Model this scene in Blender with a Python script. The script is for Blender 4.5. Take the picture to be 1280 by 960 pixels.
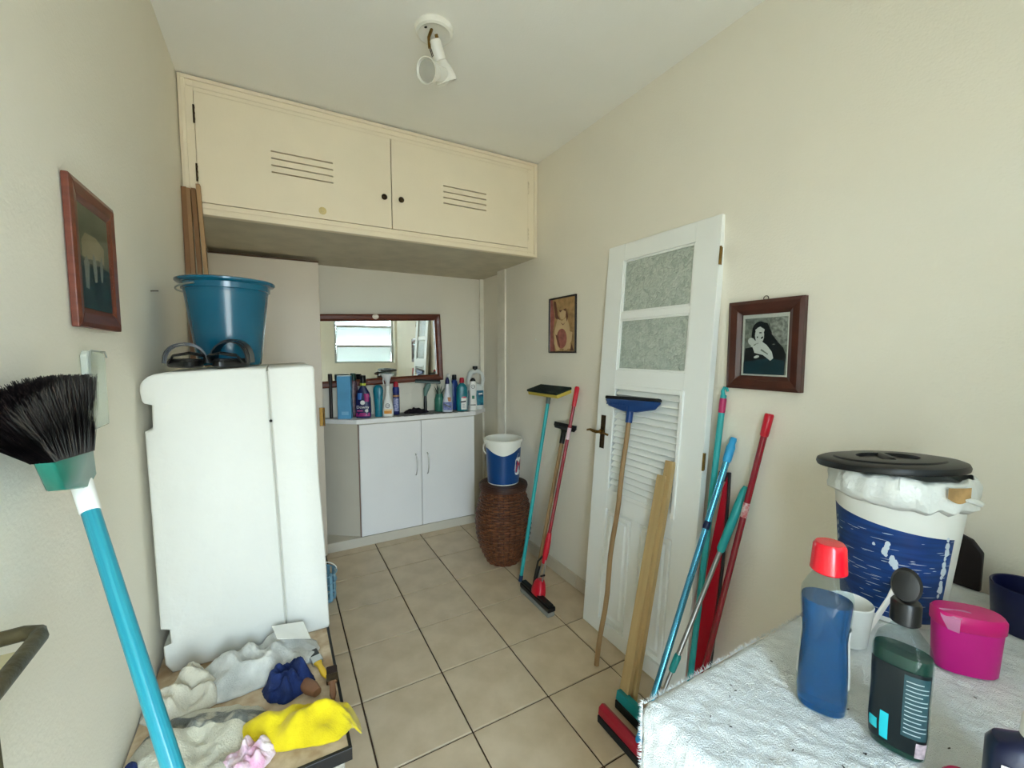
import bpy, bmesh, math, random
from mathutils import Vector, Matrix, noise
for o in list(bpy.data.objects): bpy.data.objects.remove(o, do_unlink=True)
S = bpy.context.scene
COL = S.collection
random.seed(7)
PI = math.pi
V = Vector

# ------------------------------------------------------------ camera
cd = bpy.data.cameras.new('camera'); cam = bpy.data.objects.new('camera', cd); COL.objects.link(cam)
yaw, pit = math.radians(29.178), math.radians(-4.294)
Fv = V((math.sin(yaw)*math.cos(pit), math.cos(yaw)*math.cos(pit), math.sin(pit)))
Rv = V((math.cos(yaw), -math.sin(yaw), 0)); Uv = Rv.cross(Fv)
M = Matrix((Rv, Uv, -Fv)).transposed().to_4x4(); M.translation = V((-0.6113, -3.1538, 1.4613))
cam.matrix_world = M
cd.sensor_width = 36; cd.lens = 526.97/1280*36; cd.clip_start = 0.02; cd.clip_end = 100
S.camera = cam

# ------------------------------------------------------------ sky, daylight and exposure
W = bpy.data.worlds.new('sky'); S.world = W; W.use_nodes = True
nt = W.node_tree; nt.nodes.clear()
wo = nt.nodes.new('ShaderNodeOutputWorld'); bg = nt.nodes.new('ShaderNodeBackground')
tc = nt.nodes.new('ShaderNodeTexCoord'); sx = nt.nodes.new('ShaderNodeSeparateXYZ'); cr = nt.nodes.new('ShaderNodeValToRGB')
mp = nt.nodes.new('ShaderNodeMapRange'); mp.inputs[1].default_value = -1; mp.inputs[2].default_value = 1
nt.links.new(tc.outputs['Generated'], sx.inputs[0]); nt.links.new(sx.outputs['Z'], mp.inputs[0]); nt.links.new(mp.outputs[0], cr.inputs[0])
e = cr.color_ramp.elements
e[0].position = 0.0; e[0].color = (0.42, 0.40, 0.34, 1)
e[1].position = 1.0; e[1].color = (0.50, 0.72, 1.0, 1)
a = e.new(0.47); a.color = (0.50, 0.50, 0.45, 1)
a = e.new(0.53); a.color = (0.70, 0.88, 1.0, 1)
nt.links.new(cr.outputs[0], bg.inputs[0]); bg.inputs[1].default_value = 20.0
nt.links.new(bg.outputs[0], wo.inputs[0])
sun = bpy.data.lights.new('sun', 'SUN'); sun.energy = 50; sun.angle = math.radians(1.0); sun.color = (.95, .97, 1.0)
so = bpy.data.objects.new('sun', sun); COL.objects.link(so)   # high behind the house: it lights the terrace, whose bounce brightens the ceiling
so.rotation_euler = V((.25, -.42, -1)).to_track_quat('-Z', 'Y').to_euler()
def portal(name, loc, sx_, sy_):
    l = bpy.data.lights.new(name, 'AREA'); l.shape = 'RECTANGLE'; l.size = sx_; l.size_y = sy_; l.cycles.is_portal = True
    o = bpy.data.objects.new(name, l); COL.objects.link(o); o.location = loc; o.rotation_euler = (PI/2, 0, 0); return o
portal('window_portal', (0.455, -3.93, 1.77), 0.97, 0.99)
portal('doorway_portal', (-0.59, -3.93, 1.05), 0.64, 2.12)
S.view_settings.view_transform = 'Standard'; S.view_settings.look = 'None'
S.view_settings.gamma = 1; S.view_settings.use_curve_mapping = False
S.view_settings.exposure = 0.14
S.cycles.max_bounces = 12; S.cycles.diffuse_bounces = 7; S.cycles.glossy_bounces = 5
S.cycles.transmission_bounces = 10; S.cycles.transparent_max_bounces = 12
S.cycles.caustics_refractive = False; S.cycles.caustics_reflective = False

# ------------------------------------------------------------ materials
MATS = {}
def srgb(h):
    h = h.lstrip('#'); r = [int(h[i:i+2], 16)/255 for i in (0, 2, 4)]
    return tuple((c/12.92 if c <= .04045 else ((c+.055)/1.055)**2.4) for c in r)
def mat(name, col, rough=.5, metal=0, var=.06, scale=8, bump=0, bscale=60, spec=.5, trans=0, alpha=1, coat=0, stretch=(1, 1, 1), col2=None, detail=4, ior=1.45, sheen=0, obj=True):
    if name in MATS: return MATS[name]
    m = bpy.data.materials.new(name); m.use_nodes = True; n = m.node_tree; b = n.nodes['Principled BSDF']
    c = srgb(col) if isinstance(col, str) else col
    c2 = srgb(col2) if col2 else tuple(max(0, x*(1-var*2)) for x in c)
    t = n.nodes.new('ShaderNodeTexCoord'); mpn = n.nodes.new('ShaderNodeMapping'); mpn.inputs['Scale'].default_value = stretch
    n.links.new(t.outputs['Object'], mpn.inputs[0])
    nz = n.nodes.new('ShaderNodeTexNoise'); nz.inputs['Scale'].default_value = scale; nz.inputs['Detail'].default_value = detail
    n.links.new(mpn.outputs[0], nz.inputs['Vector'])
    r = n.nodes.new('ShaderNodeValToRGB'); r.color_ramp.elements[0].position = .35; r.color_ramp.elements[1].position = .65
    r.color_ramp.elements[0].color = (*c2, 1); r.color_ramp.elements[1].color = (*c, 1)
    n.links.new(nz.outputs['Fac'], r.inputs[0]); n.links.new(r.outputs[0], b.inputs['Base Color'])
    b.inputs['Roughness'].default_value = rough; b.inputs['Metallic'].default_value = metal
    b.inputs['Specular IOR Level'].default_value = spec; b.inputs['Transmission Weight'].default_value = trans
    b.inputs['Alpha'].default_value = alpha; b.inputs['Coat Weight'].default_value = coat; b.inputs['IOR'].default_value = ior
    b.inputs['Sheen Weight'].default_value = sheen
    if bump:
        n2 = n.nodes.new('ShaderNodeTexNoise'); n2.inputs['Scale'].default_value = bscale; n2.inputs['Detail'].default_value = 3
        n.links.new(mpn.outputs[0], n2.inputs['Vector'])
        bp = n.nodes.new('ShaderNodeBump'); bp.inputs['Strength'].default_value = bump; bp.inputs['Distance'].default_value = .01
        n.links.new(n2.outputs['Fac'], bp.inputs['Height']); n.links.new(bp.outputs[0], b.inputs['Normal'])
    MATS[name] = m; return m
def glassy(name, col, tfac=.6, rough=.15, tint=None):
    """clear thin plastic or pane: mostly transparent, a little gloss and scatter"""
    m = bpy.data.materials.new(name); m.use_nodes = True; n = m.node_tree; b = n.nodes['Principled BSDF']; out = n.nodes['Material Output']
    b.inputs['Base Color'].default_value = (*srgb(col), 1); b.inputs['Roughness'].default_value = rough
    nz = n.nodes.new('ShaderNodeTexNoise'); nz.inputs['Scale'].default_value = 40
    t = n.nodes.new('ShaderNodeBsdfTransparent'); t.inputs[0].default_value = (*srgb(tint or col), 1)
    mx = n.nodes.new('ShaderNodeMixShader'); mr = n.nodes.new('ShaderNodeMapRange')
    mr.inputs[3].default_value = tfac-.06; mr.inputs[4].default_value = tfac+.06
    n.links.new(nz.outputs['Fac'], mr.inputs[0]); n.links.new(mr.outputs[0], mx.inputs[0])
    n.links.new(b.outputs[0], mx.inputs[1]); n.links.new(t.outputs[0], mx.inputs[2]); n.links.new(mx.outputs[0], out.inputs[0])
    MATS[name] = m; return m

wall_m = mat('wall_paint', '#e8e2d3', .75, var=.012, scale=3, bump=.12, bscale=140, spec=.25)
ceil_m = mat('ceiling_paint', '#efede6', .8, var=.012, scale=3, bump=.08, bscale=120, spec=.2)
cup_m = mat('cream_gloss_paint', '#efe2c8', .42, var=.015, scale=5, bump=.03, bscale=60)
leaf_m = mat('cream_leaf_paint', '#e2d6c4', .4, var=.02, scale=4)
white_m = mat('white_laminate', '#f2f0ee', .4, var=.01, scale=4)
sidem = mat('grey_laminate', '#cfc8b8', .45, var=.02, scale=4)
door_m = mat('white_door_paint', '#eef0ec', .35, var=.01, scale=4, bump=.03, bscale=50)
tile_m = mat('beige_tile', '#d2bfa2', .32, var=.05, scale=7, bump=.03, bscale=25, col2='#c2ae90')
grout_m = mat('dark_grout', '#4a3a29', .9, var=.1, scale=30)
skirt_m = mat('skirting_tile', '#cfc4ae', .4, var=.03)
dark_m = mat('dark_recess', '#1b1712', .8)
brass_m = mat('aged_brass', '#8a6a35', .35, metal=.9, var=.15, scale=60)
bronze_m = mat('dark_bronze', '#4a3b26', .4, metal=.8, var=.2, scale=60)
steel_m = mat('steel', '#b9bcbc', .3, metal=1, var=.05, scale=40)
wood_red = mat('red_brown_wood', '#6b3320', .35, var=.15, scale=12, stretch=(1, 1, 8), coat=.2)
wood_dark = mat('dark_brown_wood', '#4a2318', .35, var=.15, scale=14, coat=.2)
blk = mat('black_plastic', '#0d0d0e', .35, var=.1)
rub = mat('black_rubber', '#141414', .7, var=.1)
whp = mat('white_plastic', '#eceae2', .35, var=.01)

# ------------------------------------------------------------ mesh builder
class MB:
    def __init__(s): s.bm = bmesh.new(); s.mi = 0
    def _fin(s, vs, fs):
        for f in fs: f.material_index = s.mi
    def add(s, verts, faces):
        vs = [s.bm.verts.new(v) for v in verts]; fs = []
        for f in faces:
            try: fs.append(s.bm.faces.new([vs[i] for i in f]))
            except ValueError: pass
        s._fin(vs, fs); return vs
    def box(s, c, d, rot=None):
        c = V(c); h = [x/2 for x in d]; vs = []
        for z in (-1, 1):
            for y in (-1, 1):
                for x in (-1, 1):
                    p = V((x*h[0], y*h[1], z*h[2]))
                    if rot: p = rot @ p
                    vs.append(c+p)
        s.add(vs, [(0, 2, 3, 1), (4, 5, 7, 6), (0, 1, 5, 4), (2, 6, 7, 3), (0, 4, 6, 2), (1, 3, 7, 5)]); return s
    def mm(s, a, b): # box from min and max corners
        return s.box([(p+q)/2 for p, q in zip(a, b)], [abs(q-p) for p, q in zip(a, b)])
    def rings(s, rs, cap0=True, cap1=True, closed=False):
        n = len(rs[0]); allv = []
        for r in rs: allv += [s.bm.verts.new(v) for v in r]
        fs = []; k = len(rs)
        for i in range(k if closed else k-1):
            i2 = (i+1) % k
            for j in range(n):
                try: fs.append(s.bm.faces.new((allv[i*n+j], allv[i*n+(j+1) % n], allv[i2*n+(j+1) % n], allv[i2*n+j])))
                except ValueError: pass
        if not closed:
            if cap0: fs.append(s.bm.faces.new(allv[:n][::-1]))
            if cap1: fs.append(s.bm.faces.new(allv[(k-1)*n:]))
        s._fin(allv, fs); return s
    def cyl(s, p0, p1, r0, r1=None, seg=20):
        r1 = r0 if r1 is None else r1; p0, p1 = V(p0), V(p1); d = (p1-p0).normalized()
        a = d.orthogonal().normalized(); b = d.cross(a)
        return s.rings([[p+r*(math.cos(2*PI*j/seg)*a+math.sin(2*PI*j/seg)*b) for j in range(seg)] for p, r in ((p0, r0), (p1, r1))])
    def lathe(s, prof, seg=36, c=(0, 0, 0), sx=1, sy=1, ph=0):
        return s.rings([[V((c[0]+r*sx*math.cos(2*PI*j/seg+ph), c[1]+r*sy*math.sin(2*PI*j/seg+ph), c[2]+z)) for j in range(seg)] for r, z in prof])
    def loft(s, secs, seg=36):
        """sections (z, rx, ry, cx, cy, squareness 2..6)"""
        rs = []
        for sec in secs:
            z, rx, ry = sec[:3]; cx, cy = (sec[3], sec[4]) if len(sec) > 4 else (0, 0); p = sec[5] if len(sec) > 5 else 2.6
            q = []
            for j in range(seg):
                a = 2*PI*j/seg; ca, sa = math.cos(a), math.sin(a)
                q.append(V((cx+rx*math.copysign(abs(ca)**(2/p), ca), cy+ry*math.copysign(abs(sa)**(2/p), sa), z)))
            rs.append(q)
        return s.rings(rs)
    def tube(s, pts, r, seg=10, closed=False, flat=1.0):
        pts = [V(p) for p in pts]; n = len(pts); rs = []; a = None
        for i, p in enumerate(pts):
            if closed: d = (pts[(i+1) % n]-pts[i-1]).normalized()
            else: d = (pts[min(i+1, n-1)]-pts[max(i-1, 0)]).normalized()
            if a is None: a = d.orthogonal().normalized()
            a = (a-d*a.dot(d)).normalized(); b = d.cross(a)
            rr = r[i] if isinstance(r, (list, tuple)) else r
            rs.append([p+rr*(math.cos(2*PI*j/seg)*a+flat*math.sin(2*PI*j/seg)*b) for j in range(seg)])
        return s.rings(rs, closed=closed)
    def prism(s, poly, ax, lo, hi):
        """extrude a 2D polygon along axis ax (0,1,2)"""
        def put(p, t):
            if ax == 0: return V((t, p[0], p[1]))
            if ax == 1: return V((p[0], t, p[1]))
            return V((p[0], p[1], t))
        return s.rings([[put(p, lo) for p in poly], [put(p, hi) for p in poly]])
    def xf(s, m): bmesh.ops.transform(s.bm, matrix=m, verts=s.bm.verts); return s
    def build(s, name, m, root=None, smooth=True, bevel=0, label=None, kind=None, world=False, seg=2, ang=40):
        """world=True: the verts are in world space and the root has no rotation"""
        if world and root: s.xf(Matrix.Translation(-root.location))
        bmesh.ops.recalc_face_normals(s.bm, faces=s.bm.faces)
        me = bpy.data.meshes.new(name); s.bm.to_mesh(me); s.bm.free()
        for x in (m if isinstance(m, (list, tuple)) else [m]): me.materials.append(x)
        o = bpy.data.objects.new(name, me); COL.objects.link(o)
        if root: o.parent = root
        if smooth:
            me.shade_smooth()
            me.set_sharp_from_angle(angle=math.radians(ang))
        if bevel:
            md = o.modifiers.new('bevel', 'BEVEL'); md.width = bevel; md.segments = seg; md.limit_method = 'ANGLE'; md.angle_limit = math.radians(35)
        if label: o['label'] = label
        if kind: o['kind'] = kind
        return o
def thing(name, label, cat, loc=(0, 0, 0), rot=None, group=None):
    o = bpy.data.objects.new(name, None); COL.objects.link(o); o.empty_display_size = .05
    o.matrix_world = Matrix.Translation(V(loc)) @ (rot.to_4x4() if rot else Matrix())
    o['label'] = label; o['category'] = cat
    if group: o['group'] = group
    return o
def struct(o): o['kind'] = 'structure'; return o
def axes(z, x):
    """rotation whose Z is z and whose X is as near x as possible"""
    z = V(z).normalized(); x = V(x); x = (x-z*x.dot(z)).normalized(); y = z.cross(x)
    return Matrix((x, y, z)).transposed()
def pole_thing(name, label, cat, p0, p1, xdir=(0, 1, 0), group=None):
    d = V(p1)-V(p0); o = thing(name, label, cat, p0, axes(d, xdir), group); return o, d.length
def box(name, a, b, m, root=None, bevel=0, world=False, **k): return MB().mm(a, b).build(name, m, root, smooth=False, bevel=bevel, world=world, **k)
def dup(o, **k):
    c = o.copy(); COL.objects.link(c)
    for a, v in k.items(): setattr(c, a, v)
    return c
def text_mesh(txt, size, root, name, m, fmap, thick=.0004, label=None, shear=0):
    """lettering as a thin mesh; fmap maps flat (x, y, h) to root-local space"""
    cu = bpy.data.curves.new('t', 'FONT'); cu.body = txt; cu.size = size; cu.align_x = 'CENTER'; cu.align_y = 'CENTER'; cu.resolution_u = 3; cu.shear = shear
    to = bpy.data.objects.new('t', cu); COL.objects.link(to)
    dg = bpy.context.evaluated_depsgraph_get(); dg.update()
    tm = to.evaluated_get(dg).to_mesh(); b = bmesh.new(); b.from_mesh(tm); to.evaluated_get(dg).to_mesh_clear()
    bpy.data.objects.remove(to); bpy.data.curves.remove(cu)
    bmesh.ops.subdivide_edges(b, edges=b.edges, cuts=1)
    r = bmesh.ops.extrude_face_region(b, geom=b.faces[:])
    top = set(v for v in r['geom'] if isinstance(v, bmesh.types.BMVert))
    for v in b.verts: v.co = fmap(v.co.x, v.co.y, thick if v in top else 0)
    mb = MB(); mb.bm.free(); mb.bm = b
    return mb.build(name, m, root, smooth=False, label=label)

# ------------------------------------------------------------ room shell
XL, XR, YB, YW, H = -0.96, 0.97, 0.32, -3.60, 2.725
XA = 1.02   # right wall of the alcove behind the pilaster
T = .15
TF = .30
fl = box('floor', (XL-.3, YW-TF, -.12), (XA+.3, YB+.2, -.006), grout_m); struct(fl)
# tiles: one object per tile, meshes shared between tiles cut alike
tile_cache = {}
def tile(x0, x1, y0, y1):
    w, d = round(x1-x0-.007, 4), round(y1-y0-.007, 4)
    if w < .01 or d < .01: return
    key = (w, d)
    if key not in tile_cache:
        b = MB(); bv = .002
        b.rings([[V((sx*(w/2-i), sy*(d/2-i), z)) for sx, sy in ((-1, -1), (1, -1), (1, 1), (-1, 1))] for i, z in ((0, -.006), (0, -bv), (bv, 0))])
        o = b.build('floor_tile', tile_m, fl, smooth=False); tile_cache[key] = o.data
    else:
        o = bpy.data.objects.new('floor_tile', tile_cache[key]); COL.objects.link(o); o.parent = fl
    o.location = ((x0+x1)/2, (y0+y1)/2, 0)
g = .35
for i in range(-3, 4):
    for j in range(-11, 1):
        x0, x1 = max(i*g, XL), min((i+1)*g, XR); y0, y1 = max(j*g, YW), min((j+1)*g, YB)
        if x1 > x0 and y1 > y0: tile(x0, x1, y0, y1)
wl = struct(box('wall_left', (XL-T, YW-TF, 0), (XL, YB+T, H), wall_m))
b = MB(); b.mm((XR, YW-TF, 0), (XR+T+.1, -.10, H)); b.mm((XA, -.10, 0), (XR+T+.1, YB, H)); wr = struct(b.build('wall_right', wall_m, smooth=False))
wb = struct(box('wall_back', (XL, YB, 0), (XR+T+.1, YB+T, H), wall_m))
ce = struct(box('ceiling', (XL-T, YW-TF, H), (XR+T+.1, YB+T, H+.12), ceil_m))
# wall behind the camera: doorway at the left, tilting window at the right
wx0, wx1, wz0, wz1 = -.02, .93, 1.285, 2.26; dx0, dx1, dz = -.90, -.28, 2.10; TF = .30
b = MB()
for a, c in (((XL, YW-TF, 0), (dx0, YW, H)), ((dx0, YW-TF, dz), (dx1, YW, H)), ((dx1, YW-TF, 0), (wx0, YW, H)), ((wx0, YW-TF, 0), (wx1, YW, wz0)), ((wx0, YW-TF, wz1), (wx1, YW, H)), ((wx1, YW-TF, 0), (XR, YW, H))): b.mm(a, c)
struct(b.build('wall_front', wall_m, smooth=False))
ter = struct(box('unseen_terrace', (-5, YW-11, -.16), (5, YW-TF, -.02), mat('terrace_concrete', '#9a958a', .85, var=.06)))  # unseen terrace slab added outside; its sunlit bounce brightens the ceiling
# tilting window
b = MB(); fw = .035; yy0, yy1 = YW-.17, YW-.13
b.mm((wx0, yy0, wz0), (wx0+fw, yy1, wz1)); b.mm((wx1-fw, yy0, wz0), (wx1, yy1, wz1))
for z in (wz0+.012, 1.575, 1.90, wz1-.012): b.mm((wx0+fw, yy0, z-.012), (wx1-fw, yy1, z+.012))
win = struct(b.build('window_1', mat('window_steel_paint', '#c9ccc9', .4), smooth=False))
pane_m = glassy('patterned_glass', '#f0f4f2', .17, .25)
for zt in (1.575, 1.90, wz1-.012):
    p0 = V((0, yy1, zt-.02)); h_ = .28; ang = math.radians(-20)
    d = V((0, math.sin(ang)*h_, -math.cos(ang)*h_)); b = MB()
    c = p0+d/2; rot = Matrix.Rotation(ang, 3, 'X')
    fr = MB()
    for sx_ in (wx0+fw+.01, wx1-fw-.01): fr.box((sx_, c.y, c.z), (.014, .014, h_), Matrix.Rotation(-ang, 3, 'X') if False else Matrix.Rotation(math.atan2(-d.y, -d.z)*-1, 3, 'X'))
    for t_ in (0, 1): fr.box(((wx0+wx1)/2, p0.y+d.y*t_, p0.z+d.z*t_), (wx1-wx0-2*fw-.01, .014, .016))
    sash = fr.build('window_sash', MATS['window_steel_paint'], win, smooth=False)
    b.box(((wx0+wx1)/2, c.y, c.z), (wx1-wx0-2*fw-.03, .004, h_-.01), Matrix.Rotation(math.atan2(-d.y, -d.z)*-1, 3, 'X'))
    b.build('window_pane', pane_m, sash, smooth=False)
# skirting along right and left wall, split in tile-long pieces
for nm, x, s_, yy in (('baseboard_right', XR, -1, -.12), ('baseboard_left', XL, 1, YB)):
    sk = struct(box(nm, (x, YW, 0), (x+s_*.004, yy, .078), grout_m))
    y = YW
    first = None
    while y < yy-.01:
        y1 = min(y+g, yy)
        if first and abs((y1-y)-g) < .001: o = dup(first, location=(0, y-YW, 0))
        else:
            bb = MB().mm((x, y+.002, .002), (x+s_*.011, y1-.002, .078)).mm((x, y+.002, .078), (x+s_*.007, y1-.002, .083))
            o = bb.build('skirting_tile', skirt_m, sk, smooth=False)
            if not first: first = o
        y = y1
# pilaster strip at the alcove corner
struct(box('trim_2', (XR-.012, -.225, 0), (XR+.02, -.10, 2.105), mat('pale_trim', '#ede8d8', .45)))
struct(box('trim_3', (.985, YB-.035, .0), (XA, YB-.02, 2.105), MATS['pale_trim']))
# nail in left wall
o = MB().cyl((XL, -1.369, 1.66), (XL+.02, -1.366, 1.662), .0018, seg=8).build('nail', bronze_m); o['label'] = 'small bare nail in the left wall above the white block'; o['category'] = 'nail'
o = MB().cyl((XR, -.66, 1.55), (XR-.006, -.66, 1.55), .006, seg=10).build('wall_plug', whp); o['label'] = 'tiny pale wall plug on the right wall near the corner pilaster'; o['category'] = 'wall plug'

# ------------------------------------------------------------ overhead cupboard
y0 = -.675; cz0 = 2.105
cup = thing('overhead_cupboard', 'long cream overhead cupboard with two slotted doors under the ceiling', 'cupboard', (0, YB, cz0))
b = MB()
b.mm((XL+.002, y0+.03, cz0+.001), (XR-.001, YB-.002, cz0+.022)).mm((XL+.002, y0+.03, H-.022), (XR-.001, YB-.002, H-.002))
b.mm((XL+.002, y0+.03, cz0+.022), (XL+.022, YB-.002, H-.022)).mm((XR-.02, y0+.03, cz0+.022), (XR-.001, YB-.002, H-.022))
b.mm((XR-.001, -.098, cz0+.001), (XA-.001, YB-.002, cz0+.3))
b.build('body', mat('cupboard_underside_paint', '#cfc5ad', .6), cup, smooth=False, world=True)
dL, dM, dR, dB, dT = -.90, -.008, .893, 2.16, 2.655
b = MB()
b.mm((XL+.003, y0, cz0), (dL, y0+.03, H-.003)).mm((dR, y0, cz0), (XR-.001, y0+.03, H-.003)).mm((dL, y0, dT), (dR, y0+.03, H-.003)).mm((dL, y0, cz0), (dR, y0+.03, dB))
b.build('face_frame', cup_m, cup, smooth=False, bevel=.002, world=True)
b = MB()   # raised moulding round the frame
q = .010
for a, c in (((-.945, y0-q, 2.70), (.955, y0, 2.716)), ((-.945, y0-q, 2.112), (-.93, y0, 2.70)), ((.94, y0-q, 2.112), (.955, y0, 2.70)), ((-.945, y0-q, cz0), (.955, y0, 2.121)),
             ((-.925, y0-q*.5, 2.672), (.925, y0, 2.684)), ((-.925, y0-.005, 2.134), (.925, y0, 2.142))): b.mm(a, c)
b.build('moulding', cup_m, cup, smooth=False, bevel=.002, world=True)
def cup_door(x0, x1, sl0, sl1, name='door'):
    fr_y = y0-.004; n = 4; zs = [2.456-i*.0335 for i in range(4)]; sh = .0035
    b = MB(); g_ = .0025
    # panel built round its four vent slots
    b.mm((x0+g_, fr_y, dB+g_), (sl0, fr_y+.02, dT-g_)).mm((sl1, fr_y, dB+g_), (x1-g_, fr_y+.02, dT-g_))
    z = dT-g_
    for q_ in zs: b.mm((sl0, fr_y, q_+sh), (sl1, fr_y+.02, z)); z = q_-sh
    b.mm((sl0, fr_y, dB+g_), (sl1, fr_y+.02, z))
    bmesh.ops.remove_doubles(b.bm, verts=b.bm.verts, dist=1e-5)
    return b.build(name, cup_m, cup, smooth=False, world=True)
cdl = cup_door(dL, dM, -.597, -.313); cdr = cup_door(dM, dR, .30, .585)
box('slot_shade_sheet', (dL, y0+.04, dB-.03), (dR, y0+.045, dT+.03), dark_m, cup, world=True)  # dark sheet close behind the slots, standing in for the shade inside
def knob(x, z, root, y):
    b = MB(); b.lathe([(.004, 0), (.006, .004), (.006, .012), (.014, .018), (.016, .026), (.012, .033), (.004, .036)], 20); b.xf(Matrix.Translation(V((x, y, z))-V(cup.location)) @ Matrix.Rotation(PI/2, 4, 'X'))
    return b.build('knob', bronze_m, root)
knob(-.054, 2.322, cdl, y0-.004); knob(.040, 2.322, cdr, y0-.004)
b = MB(); b.lathe([(.019, 0), (.019, .004), (.010, .007), (.009, .011), (.003, .012)], 20); b.xf(Matrix.Translation(V((-.37, y0-.004, 2.203))-V(cup.location)) @ Matrix.Rotation(PI/2, 4, 'X')); b.build('finger_cup', mat('yellowed_plastic', '#d9c68a', .35), cdl, label='small yellowed round finger pull')
for x, zz, rt in ((dL, 2.551, cdl), (dL, 2.291, cdl), (dR, 2.551, cdr), (dR, 2.25, cdr)):
    b = MB(); b.cyl((x, y0-.008, zz-.04), (x, y0-.008, zz+.04), .004, seg=8)
    for dz_ in (-.025, 0, .025): b.cyl((x+.002, y0-.013, zz+dz_-.005), (x+.002, y0-.013, zz+dz_+.005), .0035, seg=8)
    b.build('hinge', cup_m if x > 0 else bronze_m, rt, world=False).location = -cup.location

# ------------------------------------------------------------ plain cream door leaf
lf = thing('plain_door', 'plain flat cream door leaf behind the white block at the left', 'door', (-.65, .10, 0))
box('leaf', (-.957, .062, .0), (-.336, .097, 2.073), leaf_m, lf, bevel=.003, world=True)
box('top_lipping', (-.957, .058, 2.0735), (-.336, .097, 2.082), mat('brown_lipping', '#5a3d28', .6), lf, world=True)
b = MB(); b.mm((-.362, .052, .945), (-.338, .0615, 1.075)).cyl((-.3315, .055, .945), (-.3315, .055, 1.075), .006, seg=10)
h_ = b.build('lock_plate', brass_m, lf, smooth=False, bevel=.002, world=True)
# ------------------------------------------------------------ corner base cabinet
cab = thing('base_cabinet', 'white laminate base cabinet with angled sides below the mirror', 'cabinet', (.37, .2, 0))
yb = YB-.003
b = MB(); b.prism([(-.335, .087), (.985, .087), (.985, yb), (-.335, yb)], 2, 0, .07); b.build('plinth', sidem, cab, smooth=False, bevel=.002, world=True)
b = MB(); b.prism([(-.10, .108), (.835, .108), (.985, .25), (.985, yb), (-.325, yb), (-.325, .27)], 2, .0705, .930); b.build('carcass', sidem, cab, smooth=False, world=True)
b = MB(); b.prism([(-.115, .082), (.845, .082), (1.005, .235), (1.005, yb), (-.335, yb), (-.335, .262)], 2, .932, .965); b.build('top', white_m, cab, smooth=False, bevel=.003, world=True)
for x0_, x1_, zb, nm in ((-.095, .370, .074, 'a'), (.375, .832, .074, 'b')):
    d_ = box('door', (x0_, .088, zb), (x1_, .1065, .924), white_m, cab, bevel=.0015, world=True)
    hx = .326 if nm == 'a' else .421
    b = MB(); b.tube([(hx+(-.006 if nm == 'a' else .006)*0, .089, .66), (hx, .072, .65), (hx+.004, .066, .61), (hx+.005, .065, .575), (hx+.004, .066, .54), (hx, .072, .50), (hx, .089, .49)], .005, 8)
    b.xf(Matrix.Translation(-V(cab.location))); b.build('handle', mat('satin_metal', '#b5b2aa', .35, metal=.8), d_)
box('edge_strip', (-.1035, .092, .071), (-.0975, .1065, .930), mat('brown_edging', '#9a7c6c', .5), cab, world=True)

# ------------------------------------------------------------ mirror
mr_rot = Matrix.Rotation(math.radians(-1.7), 3, 'Z') @ Matrix.Rotation(math.radians(-2.3), 3, 'Y')
mir = thing('wall_mirror', 'wide wall mirror with red-brown wooden frame above the counter', 'mirror', (.105, .278, 1.484), mr_rot)
w2, h2, ft = .505, .275, .05
mirm = bpy.data.materials.new('mirror_glass'); mirm.use_nodes = True; bb_ = mirm.node_tree.nodes['Principled BSDF']
bb_.inputs['Metallic'].default_value = 1; bb_.inputs['Roughness'].default_value = .01; bb_.inputs['Base Color'].default_value = (.86, .88, .87, 1)
box('glass', (-w2+ft-.005, .006, -h2+ft-.005), (w2-ft+.005, .012, h2-ft+.005), mirm, mir)
def frame_rails(root, w2, h2, ft, dep, m, axis_out=-1, name='frame_rail', prof=None):
    """four mitred rails in the local XZ plane; front towards -Y"""
    prof = prof or [(0, 0), (0, -dep*.8), (.25, -dep), (.7, -dep*.85), (1, -dep*.45), (1, 0)]
    for k in range(4):
        a, c = [((-1, 1), (1, 1)), ((1, 1), (1, -1)), ((1, -1), (-1, -1)), ((-1, -1), (-1, 1))][k]
        b = MB(); r0, r1 = [], []
        for t_, d_ in prof:
            r0.append(V((a[0]*(w2-t_*ft), d_+dep*.0, a[1]*(h2-t_*ft)))); r1.append(V((c[0]*(w2-t_*ft), d_, c[1]*(h2-t_*ft))))
        b.rings([r0, r1]); b.build(name, m, root, smooth=False, bevel=.0015)
for_m = MATS['red_brown_wood']
frame_rails(mir, w2, h2, ft, .028, for_m)
box('backing', (-w2+.01, .013, -h2+.01), (w2-.01, .02, h2-.01), wood_dark, mir)
# shell badge at the top middle of the frame
b = MB(); b.lathe([(.001, 0), (.02, .0), (.021, .004), (.014, .010), (.004, .012)], 20, sx=1.15); b.xf(Matrix.Translation((-.02, -.028, h2-.02)) @ Matrix.Rotation(PI/2, 4, 'X')); b.build('badge', mat('shell_white', '#f2e6d8', .3, coat=.5), mir, label='small white oval ornament')

# ------------------------------------------------------------ white door leaning on the right wall
dlen, dw, dt = 2.015, .655, .034
up = V((.145, 0, 2.01)).normalized(); nrm = V((-up.z, 0, up.x))   # nrm faces the room
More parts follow.
